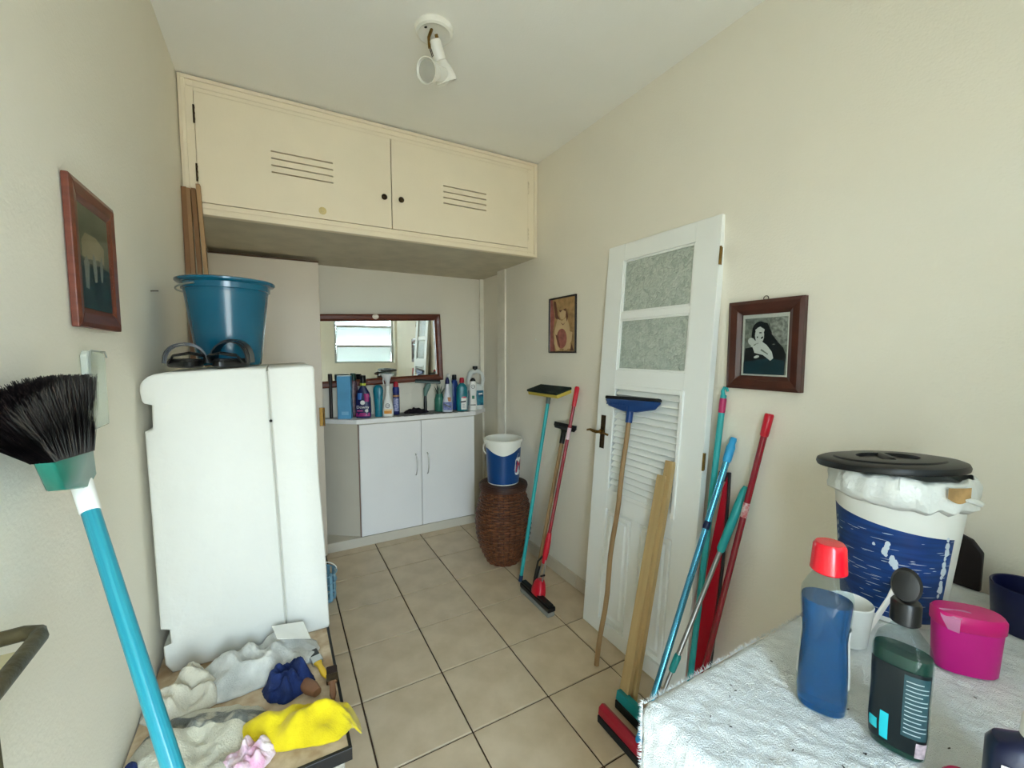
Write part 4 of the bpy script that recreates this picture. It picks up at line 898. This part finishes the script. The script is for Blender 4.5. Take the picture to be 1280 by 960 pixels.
def round_logo(t, cx_, cz_, y, r, sz):
    b = MB(); b.rings([[V((cx_+q*math.cos(2*PI*i/28), y-d_, cz_+q*math.sin(2*PI*i/28))) for i in range(28)] for q, d_ in ((r, 0), (r, .0005), (r*.82, .0005))], cap0=False, cap1=False); b.build('logo_ring', c_blk, t)
    ftext(t, 'Cif', sz, c_blk, cx_, cz_, y-.0005, shear=.3)
plabel(t, 'orange_patch', c_or, -.028, .030, .022, .046, -.0282, bulge=.005); plabel(t, 'pale_patch', mat('pale_orange', '#f0cf9c', .45), -.030, .034, .047, .058, -.0282, bulge=.006)
round_logo(t, 0, .085, -.0275, .017, .019)
# aerosol with red cap
t = bt('aerosol_can', 'navy aerosol can with red cap right of the spray bottle', .212, .215, face, 'aerosol can')
MB().lathe([(.024, 0), (.026, .003), (.026, .165), (.024, .170)], 28).build('can', mat('navy_can', '#27306a', .3, var=.1), t)
MB().lathe([(.025, .1705), (.026, .173), (.026, .212), (.022, .222)], 28).build('collar', mat('blue_collar', '#20307c', .35), t)
MB().lathe([(.019, .2225), (.020, .226), (.019, .248), (.012, .262), (.003, .266)], 24).build('cap', mat('dark_red_cap', '#b0182e', .35), t)
wrap(t, 'gold_band', mat('copper_band', '#b98357', .35), lambda z: .026, .145, .158, -PI/2-1.3, -PI/2+1.3, 20); wrap(t, 'white_label', mat('lavender_label', '#b9bddb', .4, var=.2, scale=80, col2='#5a639e'), lambda z: .026, .03, .135, -PI/2-.9, -PI/2+.9, 20)
# striped mat and dark lacy cloth on the counter
mt = bpy.data.materials.new('striped_mat'); mt.use_nodes = True; n_ = mt.node_tree; pb = n_.nodes['Principled BSDF']; pb.inputs['Roughness'].default_value = .8
tcn = n_.nodes.new('ShaderNodeTexCoord'); wv = n_.nodes.new('ShaderNodeTexWave'); wv.inputs['Scale'].default_value = 12; wv.bands_direction = 'DIAGONAL'; cr2 = n_.nodes.new('ShaderNodeValToRGB'); cr2.color_ramp.interpolation = 'CONSTANT'; cr2.color_ramp.elements[0].color = (.012, .012, .016, 1); cr2.color_ramp.elements[1].color = (.6, .6, .58, 1); cr2.color_ramp.elements[1].position = .62
n_.links.new(tcn.outputs['Object'], wv.inputs['Vector']); n_.links.new(wv.outputs['Fac'], cr2.inputs[0]); n_.links.new(cr2.outputs[0], pb.inputs['Base Color'])
o = box('counter_mat', (.16, .088, CZ), (.80, .295, CZ+.002), mt); o['label'] = 'black and white striped mat lying on the counter top'; o['category'] = 'mat'
for v_ in (1,):
    cloth('crumpled_net', 'dark purple crumpled net cloth on the striped mat', .375, .225, .105, .055, CZ+.0022, .030, mat('dark_purple_net', '#2a1c2b', .9, var=.5, scale=60, bump=.8, bscale=300, col2='#0d090d'), 77, 7, .03, sub=44)
# hand squeegee leaning up
t = bt('hand_squeegee', 'small hand squeegee with dark green head standing handle down on the mat', .448, .205, face, 'squeegee', 'tools on the counter')
MB().loft([(.0025, .010, .008), (.02, .013, .010), (.08, .014, .010), (.14, .011, .010)]).build('handle', blk, t)
MB().loft([(.14, .013, .011), (.17, .018, .012, .004, 0), (.20, .026, .013, .012, 0), (.225, .024, .012, .024, 0), (.24, .014, .010, .03, 0)]).build('neck', mat('grey_green_neck', '#547a70', .35), t)
b = MB(); b.box((.022, 0, .252), (.205, .026, .020), Matrix.Rotation(math.radians(3), 3, 'Y')); b.build('head', c_dg, t, smooth=False, bevel=.004)
b = MB(); b.box((.022, -.004, .266), (.200, .006, .014), Matrix.Rotation(math.radians(3), 3, 'Y')); b.build('blade', rub, t, smooth=False)
# green jar with leafy plant-like brush
t = bt('green_jar', 'clear green jar holding yellow-brown pieces beside the blue-capped bottle', .570, .212, 0, 'jar', 'tools on the counter')
MB().lathe([(.001, .0025), (.036, .0025), (.04, .01), (.04, .10), (.032, .13), (.030, .15), (.027, .15), (.029, .13), (.036, .1), (.036, .012), (.001, .008)], 28).build('glass', glassy('green_glass', '#4f9a86', .45, .1), t)
MB().loft([(.012, .028, .028), (.05, .030, .03), (.06, .012, .02)]).build('contents', mat('green_contents', '#2d6b4e', .6, var=.3), t)
for k in range(7):
    a = k*.9; b = MB(); h1 = .14+.02*(k % 3); d_ = V((math.cos(a)*.035, math.sin(a)*.02, 0)); w_ = V((-math.sin(a), math.cos(a), 0))*.010
    p_ = [V((0, 0, .06)), d_*.5+V((0, 0, .06+h1*.6)), d_*1.5+V((0, 0, .06+h1))]
    b.add([p_[0]-w_*.3, p_[0]+w_*.3, p_[1]-w_, p_[1]+w_, p_[2]], [(0, 1, 3, 2), (2, 3, 4)]); o = b.build('leaf', mat('pale_green_leaf', '#8fa58c', .5, var=.2) if k % 2 else c_dg, t); sd = o.modifiers.new('t', 'SOLIDIFY'); sd.thickness = .0012
MB().loft([(.072, .022, .02), (.10, .02, .018), (.105, .01, .01)]).build('yellow_piece', mat('ochre_piece', '#b88a3c', .6, var=.3), t)
# blue capped bottle with purple label
t = bt('cleaner_bottle', 'white conical bottle with navy cap and orange and purple label', .622, .158, face)
MB().loft([(.0025, .040, .024), (.01, .042, .026), (.07, .042, .026), (.12, .034, .022), (.17, .022, .018), (.225, .014, .014), (.235, .013, .013)], 36).build('bottle', mat('lilac_white_bottle', '#d6d8e2', .35), t)
MB().lathe([(.016, .235), (.018, .238), (.017, .262), (.010, .285), (.003, .29)], 20).build('cap', c_navy, t)
plabel(t, 'purple_label', mat('purple_label', '#3f4585', .4, var=.3, scale=40, col2='#8d97c8'), -.034, .036, .02, .085, -.0275, bulge=.006); plabel(t, 'orange_swirl', mat('orange_brown_swirl', '#b97a48', .4), .0, .028, .09, .125, -.0255, bulge=.004)
b = MB(); b.box((.0, -.0288, .055), (.06, .0006, .012), Matrix.Rotation(.45, 3, 'Y')); b.build('dark_swoosh', c_blk, t, smooth=False)
# pale bottle behind
t = bt('pale_bottle', 'pale translucent bottle half hidden behind the conical bottle', .672, .262); MB().loft([(.0, .032, .022), (.006, .034, .024), (.22, .034, .024), (.26, .02, .018), (.29, .012, .012)]).build('bottle', mat('pale_green_white', '#c9d6cf', .3), t); MB().lathe([(.014, .29), (.014, .31), (.010, .313)], 16).build('cap', c_white, t)
# blue bottle behind teal
t = bt('blue_bottle', 'dark blue bottle with black cap behind the red-capped teal bottle', .725, .262)
MB().loft([(0, .030, .022), (.006, .032, .024), (.21, .032, .024), (.25, .022, .02), (.26, .015, .015)]).build('bottle', mat('royal_blue_bottle', '#1d3f86', .3), t); MB().lathe([(.018, .26), (.020, .263), (.019, .30), (.015, .304)], 20).build('cap', blk, t)
# teal bottle red cap
t = bt('detergent_bottle', 'teal detergent bottle with red cap and white label', .752, .158, face)
MB().loft([(0, .044, .026), (.006, .047, .028), (.15, .047, .028), (.175, .044, .027), (.20, .046, .027), (.22, .034, .024), (.235, .016, .016), (.24, .015, .015)], 36).build('bottle', mat('sea_teal_bottle', '#127a86', .28, var=.06), t)
MB().lathe([(.019, .24), (.021, .243), (.019, .275), (.013, .283)], 24).build('cap', mat('cap_red', '#b51e36', .35), t)
plabel(t, 'white_label', c_white, -.024, .040, .014, .115, -.0297, bulge=.008); plabel(t, 'red_strip', mat('label_red', '#c6455a', .4), -.012, .034, .112, .124, -.0299, bulge=.006)
b = MB(); b.box((.008, -.0305, .082), (.046, .0006, .012), Matrix.Rotation(-.12, 3, 'Y')); b.build('dark_title_bar', c_blk, t, smooth=False)
for k in range(3): plabel(t, 'text_line', mat('grey_text', '#8f9096', .5), -.012, .030, .032+k*.012, .035+k*.012, -.0302, bulge=.006)
# white jug with handle
t = bt('bleach_jug', 'large white handled jug with black cap and navy label', .905, .225, face, 'jug')
wj = mat('jug_white', '#dfe2de', .35, var=.02)
MB().loft([(0, .070, .035), (.008, .074, .038), (.18, .074, .038), (.205, .070, .036), (.225, .050, .03, -.022, 0)], 36).build('jug', wj, t)
b = MB(); b.tube([(.060, 0, .20), (.070, 0, .26), (.058, 0, .31), (.02, 0, .335), (-.02, 0, .325)], [.016, .015, .016, .020, .024], 14); b.tube([(-.05, 0, .20), (-.056, 0, .26), (-.042, 0, .315), (-.012, 0, .335)], [.024, .022, .022, .020], 14); b.build('handle', wj, t)
MB().lathe([(.019, .338), (.019, .350), (.022, .351), (.022, .372), (.018, .376)], 24).build('cap', blk, t)
plabel(t, 'navy_label', mat('label_navy_teal', '#17325f', .35, var=.4, scale=18, col2='#2f8f9e'), -.062, .070, .035, .165, -.0395, bulge=.012)
b = MB(); b.box((.035, -.0375, .135), (.05, .0008, .012), Matrix.Rotation(-.1, 3, 'Y')); b.build('pale_title', c_white, t, smooth=False)
# cream cleanser bottle
t = bt('cream_cleanser', 'white bottle with black cap, round logo and green square before the jug', .850, .150, face)
MB().loft([(0, .030, .020), (.006, .033, .022), (.06, .033, .022), (.13, .028, .020), (.19, .033, .022), (.235, .030, .020), (.25, .02, .016)], 32).build('bottle', wsp, t)
MB().loft([(.25, .024, .018), (.262, .022, .017), (.278, .010, .010)]).build('cap', blk, t)
round_logo(t, 0, .205, -.0225, .017, .019); plabel(t, 'green_square', mat('green_print', '#2f7f62', .4), -.010, .012, .10, .128, -.0215); plabel(t, 'title_bar', c_blk, -.022, .022, .045, .052, -.0228, bulge=.003)

# ------------------------------------------------------------ table at the right with terry cloth
TZ = .85; tx0, tx1, ty0, ty1 = -.066, .945, -3.45, -2.655
tab = thing('side_table', 'wooden table hidden under the pale blue-white terry cloth', 'table', ((tx0+tx1)/2, (ty0+ty1)/2, 0))
wt = mat('table_wood', '#8a6b4a', .5, var=.1)
box('tabletop', (tx0+.02, ty0+.01, TZ-.045), (tx1-.005, ty1-.012, TZ-.012), wt, tab, world=True, bevel=.003)
for x in (tx0+.06, tx1-.06):
    for y in (ty0+.06, ty1-.06): box('leg', (x-.025, y-.025, 0), (x+.025, y+.025, TZ-.046), wt, tab, world=True, bevel=.003)
terry = mat('terry_cloth', '#dfe2e0', .95, var=.05, scale=18, bump=.6, bscale=420, col2='#d0d5d4', sheen=.5)
b = MB(); vs = []; fs = []
# profile across x: hem of the left drape up to the top, then across
def terr(x, y, s_):
    q = V((x*62+noise.noise(V((x*9, y*9, 0)))*1.2, y*40, s_*30))
    r_ = .0034*noise.noise(q)+.0026*noise.noise(V((x*130, y*110, s_*60)))
    return r_
us = []; d = 0
NU, NV = 300, 190
lenL = .42; tot = lenL+(tx1-tx0)
for i in range(NU+1):
    f = i/NU; s_ = (f**.92)*tot
    for j in range(NV+1):
        y = ty1-(ty1-ty0)*(j/NV)**.9
        ed = .004*noise.noise(V((s_*40, 3, 0))) if j == 0 else 0
        rr = .018
        if s_ < lenL-rr: x_ = tx0-.004+.010*math.sin(y*26+2)*(1-s_/lenL); z_ = TZ-.0+s_-lenL; n_v = V((-1, 0, 0))
        elif s_ < lenL+rr: a = (s_-lenL+rr)/(2*rr)*PI/2; x_ = tx0-.004+rr*(1-math.cos(a)); z_ = TZ-rr+rr*math.sin(a); n_v = V((-math.cos(a), 0, math.sin(a)))
        else: x_ = tx0+rr-.004+(s_-lenL-rr); z_ = TZ; n_v = V((0, 0, 1))
        if x_ > tx1: x_ = tx1
        h_ = terr(x_, y+s_*.3, s_)
        back = max(0, (y-(ty1-.02))/.02)
        p_ = V((x_, y+ed, z_))+n_v*h_; p_.z -= .012*back**2
        # left corner leans out a little
        vs.append(p_)
for i in range(NU):
    for j in range(NV): a = i*(NV+1)+j; fs.append((a, a+1, a+NV+2, a+NV+1))
b.add(vs, fs)
b.build('tc', terry, None, ang=180)
tcl = bpy.data.objects['tc']; tcl.name = 'terry_cloth'; sd = tcl.modifiers.new('thickness', 'SOLIDIFY'); sd.thickness = .004; sd.offset = -1
tcl['label'] = 'pale blue-white terry cloth spread over the table at the right'; tcl['category'] = 'tablecloth'
# frayed fringe along far and left edge
b = MB(); rn = random.Random(9)
for i in range(900):
    x = rn.uniform(tx0, .5); l_ = rn.uniform(.004, .011); p_ = V((x, ty1-.002, TZ-.008)); q_ = p_+V((rn.uniform(-.005, .005), l_*.6, rn.uniform(-.004, .008)))
    b.add([p_-V((.0008, 0, 0)), p_+V((.0008, 0, 0)), q_], [(0, 1, 2)])
for i in range(500):
    z = TZ-rn.uniform(0, .35); p_ = V((tx0-.003, ty1-.001, z)); q_ = p_+V((rn.uniform(-.008, .002), rn.uniform(.002, .008), rn.uniform(-.003, .003)))
    b.add([p_-V((0, 0, .0008)), p_+V((0, 0, .0008)), q_], [(0, 1, 2)])
b.build('fringe', terry, tcl, smooth=False, kind='stuff')
# specks of lint
b = MB()
for i in range(26):
    x, y = rn.uniform(.0, .45), rn.uniform(-3.0, -2.70); a = rn.uniform(0, 3); b.box((x, y, TZ+.0042), (.0045, .0014, .001), Matrix.Rotation(a, 3, 'Z'))
b.build('lint_speck', dark_m, tcl, smooth=False, kind='stuff')
TT = TZ+.003
def on(name, label, cat, x, y, rz=0, group=None): return thing(name, label, cat, (x, y, TT), Matrix.Rotation(rz, 3, 'Z'), group)
def look(x, y): return math.atan2(-3.154-y, -.611-x)
# blue cleaner bottle
def liquid(name, c, a=.25):
    m = bpy.data.materials.new(name); m.use_nodes = True; n = m.node_tree; b = n.nodes['Principled BSDF']
    b.inputs['Base Color'].default_value = (*srgb(c), 1); b.inputs['Roughness'].default_value = .08; b.inputs['Transmission Weight'].default_value = a; b.inputs['IOR'].default_value = 1.33; b.inputs['Coat Weight'].default_value = .3
    nz = n.nodes.new('ShaderNodeTexNoise'); nz.inputs['Scale'].default_value = 14
    rp = n.nodes.new('ShaderNodeValToRGB'); c_ = srgb(c); rp.color_ramp.elements[0].color = (*[q*.75 for q in c_], 1); rp.color_ramp.elements[1].color = (*c_, 1)
    n.links.new(nz.outputs['Fac'], rp.inputs[0]); n.links.new(rp.outputs[0], b.inputs['Base Color']); MATS[name] = m; return m
shellm = glassy('clear_bottle_plastic', '#5b6668', .88, .04, tint='#f4fafa')
bx_, by_ = .190, -2.815
t = on('cleaner_bottle', 'clear waisted bottle of blue liquid with red cap on the terry cloth', 'bottle', bx_, by_, look(bx_, by_)+PI/2, 'bottles on the terry cloth')
secs = [(0, .030, .026), (.004, .035, .030), (.03, .037, .032), (.08, .036, .031), (.13, .033, .029), (.16, .035, .031), (.19, .037, .033), (.205, .036, .032), (.222, .028, .026), (.234, .021, .021), (.240, .020, .020)]
def profile(secs, z):
    for a, c in zip(secs, secs[1:]):
        if z <= c[0]: k = (z-a[0])/(c[0]-a[0]); return a[1]+(c[1]-a[1])*k, a[2]+(c[2]-a[2])*k
    return secs[-1][1:3]
MB().loft([(*s_, 0, 0, 2.4) for s_ in secs], 44).build('bottle', shellm, t)
lv = .192
li = [(z, rx-.0016, ry-.0016, 0, 0, 2.4) for z, rx, ry in secs if z < lv]; li[0] = (.003,)+li[0][1:]; a_, c_ = profile(secs, lv); li.append((lv, a_-.0016, c_-.0016, 0, 0, 2.4))
MB().loft(li, 44).build('liquid', liquid('blue_liquid', '#0f74c4', .75), t)
MB().lathe([(.0235, .240), (.0265, .243), (.0235, .285), (.020, .290), (.003, .291)], 32).build('cap', mat('bright_red_cap', '#dd0f25', .25, coat=.4), t)
for s_ in (-1, 1):
    b = MB(); vs = []; n_ = 10
    for k in range(n_+1):
        z = .05+.10*k/n_; rx, ry = profile(secs, z)
        for a in (0 if s_ > 0 else PI,): 
            for da in (-.42, -.14, .14, .42): vs.append(((rx+.0008)*math.cos(a+da), (ry+.0008)*math.sin(a+da), z))
    b.add(vs, [(k*4+i, k*4+i+1, k*4+i+5, k*4+i+4) for k in range(n_) for i in range(3)]); b.build('white_label', c_white, t)
# green dish soap
dx_, dy_ = .204, -2.912
t = on('dish_soap', 'dish soap bottle of dark green liquid with black flip cap and black label', 'bottle', dx_, dy_, look(dx_, dy_)+PI/2-.12, 'bottles on the terry cloth'); t.scale = (.88, .9, 1)
secs = [(0, .032, .020), (.004, .037, .024), (.04, .040, .026), (.09, .039, .025), (.125, .040, .026), (.155, .040, .026), (.175, .034, .024), (.188, .022, .019), (.197, .016, .016), (.204, .0155, .0155)]
MB().loft([(*s_, 0, 0, 2.5) for s_ in secs], 44).build('bottle', shellm, t)
lv = .158; li = [(z, rx-.0016, ry-.0016, 0, 0, 2.5) for z, rx, ry in secs if z < lv]; li[0] = (.003,)+li[0][1:]; a_, c_ = profile(secs, lv); li.append((lv, a_-.0016, c_-.0016, 0, 0, 2.5))
MB().loft(li, 44).build('liquid', liquid('green_liquid', '#07402d', .25), t)
MB().lathe([(.0185, .202), (.0205, .204), (.0205, .232), (.018, .236), (.003, .237)], 32).build('cap_base', blk, t)
b = MB(); b.lathe([(.004, 0), (.017, .002), (.0205, .008), (.0175, .016), (.006, .019)], 28, sy=1.25); b.xf(Matrix.Translation((0, -.004, .262)) @ Matrix.Rotation(math.radians(80), 4, 'X')); b.build('flip_lid', blk, t)
MB().cyl((0, 0, .236), (0, 0, .252), .006).build('spout', blk, t)
def front(secs, m, name, a0, a1, z0, z1, off=.0008, n=12, k=8, label=None, pw_=2.5):
    b = MB(); vs = []
    for i in range(k+1):
        z = z0+(z1-z0)*i/k; rx, ry = profile(secs, z)
        for j in range(n+1):
            a = a0+(a1-a0)*j/n; ca, sa = math.cos(a), math.sin(a)
            vs.append(((rx+off)*math.copysign(abs(ca)**(2/pw_), ca), (ry+off)*math.copysign(abs(sa)**(2/pw_), sa), z))
    b.add(vs, [(i*(n+1)+j, i*(n+1)+j+1, (i+1)*(n+1)+j+1, (i+1)*(n+1)+j) for i in range(k) for j in range(n)]); return b.build(name, m, t, label=label)
FA = -PI/2   # local -Y faces the camera
front(secs, mat('label_black', '#10181a', .3), 'black_label', FA-1.15, FA+1.2, .014, .140)
front(secs, mat('label_teal_grey', '#2b4a4f', .35), 'back_text_panel', FA+.12, FA+1.12, .040, .135, .0013)
for k in range(13): front(secs, mat('label_text', '#a9babb', .4), 'text_line', FA+.18, FA+.18+(.86 if k % 3 else .6), .046+k*.0066, .0475+k*.0066, .0017, k=1)
cyn = mat('label_cyan', '#25c3cf', .35)
front(secs, cyn, 'cyan_patch', FA-.42, FA-.14, .020, .062, .0016); front(secs, cyn, 'cyan_patch', FA-.95, FA-.52, .028, .045, .0016)
front(secs, mat('price_sticker', '#cdb9bf', .5, var=.3, scale=90), 'white_sticker', FA+.62, FA+1.15, .012, .036, .0020)
# white mug with white stick
mx_, my_ = .425, -2.758
t = on('mug', 'plain white cup between the blue bottle and the paint bucket', 'cup', mx_, my_)
MB().lathe([(.001, 0), (.030, 0), (.033, .004), (.040, .085), (.0385, .087), (.037, .084), (.030, .008), (.001, .006)], 36).build('cup', mat('white_cup', '#e4e4de', .25, coat=.3), t)
t = thing('white_stick', 'flat white stick behind the dish soap cap', 'stick', (.455, -2.775, TT+.01), axes((.115, -.02, .105), (0, 0, 1)))
MB().loft([(0, .008, .003), (.10, .008, .003), (.12, .012, .004), (.145, .013, .004), (.150, .008, .003)]).build('stick', whp, t)
# paint bucket
ux, uy = .662, -2.745
t = on('paint_bucket', 'big white and blue paint bucket with black lid on the table', 'bucket', ux, uy); t.scale = (.865, .865, 1.03)
va = look(ux, uy)
UR = lambda z: .108+.030*z/.30
MB().lathe([(.001, 0), (.106, 0), (.108, .003), (.137, .285), (.146, .287), (.147, .300), (.142, .303), (.132, .300), (.105, .01), (.001, .008)], 56).build('shell', mat('bucket_white', '#e6e6de', .4, var=.03), t)
wrap(t, 'blue_label', mat('scuffed_blue_label', '#123f80', .4, var=.2, scale=10, stretch=(1, 1, 12), col2='#0e2f66', bump=.05), UR, lambda a: .012, lambda a: .232-.012*(a-va+1.35), va-1.35, va+1.02, 44, off=.0008)
# scratches and torn spots in the label
rn = random.Random(12); sw = mat('scratch_white', '#c9d4dc', .6)
b = MB()
for i in range(70):
    a = va+rn.uniform(-1.2, .95); z = rn.uniform(.02, .21); l_ = rn.uniform(.05, .3); r = UR(z)+.0013; w_ = rn.uniform(.0002, .0007); n_ = 6
    vs = []
    for k in range(n_+1): aa = a+l_*k/n_; ww = w_*math.sin(PI*k/n_)+.0001; zz = z+.004*(aa-a); vs += [(r*math.cos(aa), r*math.sin(aa), zz-ww), (r*math.cos(aa), r*math.sin(aa), zz+ww)]
    b.add(vs, [(2*k, 2*k+2, 2*k+3, 2*k+1) for k in range(n_)])
def torn(pts):
    for (aa, z, w_) in pts:
        r = UR(z)+.0015; q = [(w_*(1+.5*(rn.random()-.5))*math.cos(2*PI*k/9), w_*1.3*(1+.5*(rn.random()-.5))*math.sin(2*PI*k/9)) for k in range(9)]
        b.add([(r*math.cos(va+aa+x/r), r*math.sin(va+aa+x/r), z+y) for x, y in q], [tuple(range(9))])
torn([(-.08, .180, .005), (-.10, .172, .006), (-.12, .163, .007), (-.10, .155, .004), (.0, .150, .006), (.02, .142, .008), (.05, .134, .006), (-.3, .172, .003)])
torn([(-1.20-.0*k, .20-k*.017, .003+.002*(k % 2)) for k in range(9)]); torn([(.86+.01*(k % 3), .205-k*.014, .004+.002*(k % 3)) for k in range(10)])
b.build('label_scratches', sw, t, smooth=False, kind='stuff')
# crumpled white bag under the lid
b = MB(); rs = []; N_ = 90
for k, (r, z) in enumerate(((.140, .262), (.150, .270), (.153, .285), (.150, .305), (.146, .322), (.140, .330))):
    rs.append([V(((r+.010*noise.noise(V((3*math.cos(a)*2, 3*math.sin(a)*2, k*.6)))+.006*noise.noise(V((math.cos(a)*14, math.sin(a)*14, k))))*math.cos(a), (r+.010*noise.noise(V((3*math.cos(a)*2, 3*math.sin(a)*2, k*.6))))*math.sin(a), z+.010*noise.noise(V((math.cos(a)*4, math.sin(a)*4, 7+k*.2))))) for a in [2*PI*j/N_ for j in range(N_)]])
b.rings(rs, cap0=False, cap1=False); o = b.build('bag_liner', mat('white_bag_film', '#e2e4df', .3, var=.05, bump=.4, bscale=50, coat=.3), t); sd = o.modifiers.new('t', 'SOLIDIFY'); sd.thickness = .001
wrap(t, 'tan_patch', mat('tan_tape', '#b99360', .6, var=.2, scale=40), lambda z: .158, lambda a: .300-.010*math.cos((a-va-.78)*9), .322, va+.60, va+.96, 14, off=0)
b = MB(); b.tube([(.162*math.cos(va+a), .162*math.sin(va+a), .292+.006*math.sin(a*9)) for a in (.85, .95, 1.05, 1.15, 1.25)], [.003, .006, .007, .006, .002], 8).build('bag_knot', MATS['white_bag_film'], t)
t = thing('bucket_lid', 'black round plastic lid lying on the white and blue paint bucket', 'lid', (ux-.008, uy+.018, TT+.338), Matrix.Rotation(math.radians(-6), 3, 'X') @ Matrix.Rotation(math.radians(1), 3, 'Y')); t.scale = (.865, .865, .9)
lidm = mat('black_lid_plastic', '#151617', .4, var=.15)
MB().lathe([(.001, .004), (.150, .004), (.153, 0), (.158, .001), (.160, .008), (.157, .016), (.148, .020), (.120, .021), (.117, .025), (.112, .026), (.068, .026), (.066, .018), (.001, .018)], 60).build('lid', lidm, t)
b = MB(); b.loft([(.0182, .062, .012), (.026, .060, .009), (.029, .055, .005)]); b.xf(Matrix.Rotation(.6, 4, 'Z')); b.build('grip_bar', lidm, t)
# pink oval tub
px_, py_ = .528, -2.905
t = on('pink_tub', 'magenta pink oval tub with lid and a strip of tape', 'tub', px_, py_, math.radians(-50)); t.scale = (.9, .9, .97)
pk = mat('magenta_tub', '#c4107f', .4, var=.05); pk2 = mat('magenta_lid', '#c80f6e', .38, var=.05)
MB().loft([(0, .050, .030), (.003, .052, .032), (.088, .056, .034)], 44).build('tub', pk, t)
MB().loft([(.089, .0575, .0355), (.091, .059, .037), (.112, .059, .037), (.118, .055, .033), (.120, .03, .02)], 44).build('lid', pk2, t)
b = MB(); b.add([(-.052, -.010, .1195), (-.030, -.0385, .114), (-.031, -.040, .088), (-.045, -.030, .088), (-.055, -.024, .110), (-.01, -.006, .1205), (.0, -.012, .1205)], [(0, 1, 2, 3, 4), (0, 5, 6, 1)]); o = b.build('tape_strip', glassy('pale_tape', '#e8a0c8', .4, .3), t, smooth=False)
# dark board behind bucket
t = on('dark_board', 'dark brown rounded board standing between the bucket and the wall', 'board', .935, -2.790)
b = MB(); b.prism([(-.045, 0), (.08, 0), (.08, .13), (.065, .138), (.015, .142), (-.025, .128), (-.045, .100)], 0, -.008, .008); b.build('board', mat('very_dark_wood', '#1a0c0a', .5, var=.2), t, smooth=False, bevel=.003)
# navy mug far right, straw brush
t = on('navy_mug', 'dark navy plastic mug cut by the right picture edge', 'mug', .800, -2.935)
MB().lathe([(.001, 0), (.050, 0), (.053, .004), (.060, .098), (.0585, .100), (.056, .098), (.049, .008), (.001, .006)], 40).build('cup', mat('navy_mug_plastic', '#10143a', .35), t)
b = MB(); b.tube([(.056, -.01, .085), (.085, -.01, .08), (.09, -.01, .05), (.053, -.01, .025)], .006, 8).build('handle', MATS['navy_mug_plastic'], t)
t = on('straw_brush', 'small brush with thin pale straws beside the pink tub', 'brush', .670, -2.990, math.radians(200))
for k in range(16):
    a = -.5+k*.065; b = MB(); b.tube([(0, 0, .012+.001*(k % 4)), (.05*math.cos(a), .05*math.sin(a), .022+.003*(k % 3)), (.10*math.cos(a), .10*math.sin(a), .012+.006*(k % 3))], .0009, 5); b.build('straw', mat('pale_straw', '#b5a998', .7), t)
MB().loft([(0, .010, .008), (.06, .012, .010)]).xf(Matrix.Translation((0, 0, .012)) @ Matrix.Rotation(-PI/2, 4, 'Y')).build('handle', mat('brown_handle', '#5b4436', .5), t)
# navy container with white cap, bottom right
t = on('navy_container', 'navy rectangular container with white cap and blue-green label, lower right corner', 'bottle', .185, -3.045, look(.185, -3.045)+PI/2+.35)
MB().loft([(0, .036, .022, 0, 0, 4), (.004, .039, .025, 0, 0, 4), (.110, .039, .025, 0, 0, 4), (.122, .034, .021, 0, 0, 3.5), (.130, .020, .016, .004, 0, 2.5), (.134, .015, .015, .006, 0, 2)], 44).build('container', mat('navy_container_plastic', '#0d1638', .3, coat=.2), t)
MB().lathe([(.0165, .134), (.0185, .136), (.0175, .160), (.015, .163), (.002, .1635)], 32, c=(.006, 0, 0)).build('cap', whp, t)
plabel(t, 'label_border', c_white, -.034, .034, .012, .104, -.0256); plabel(t, 'label_blue', mat('label_blue', '#1c4f9a', .35, var=.2, scale=40), -.032, .032, .050, .102, -.0260); plabel(t, 'label_green', mat('label_green', '#4f9e4a', .4, var=.4, scale=50), -.032, .032, .014, .050, -.0262)
for k in range(2): plabel(t, 'text_line', mat('text_pale_blue', '#8fb4dc', .4), -.026, .024, .084-k*.014, .091-k*.014, -.0264)
t = on('pink_pot', 'small crimson pink pot at the bottom edge of the picture', 'cap', .188, -2.988)
MB().lathe([(.020, 0), (.022, .003), (.021, .024), (.017, .029), (.002, .030)], 28).build('pot', mat('crimson_pink', '#c01c55', .35), t)
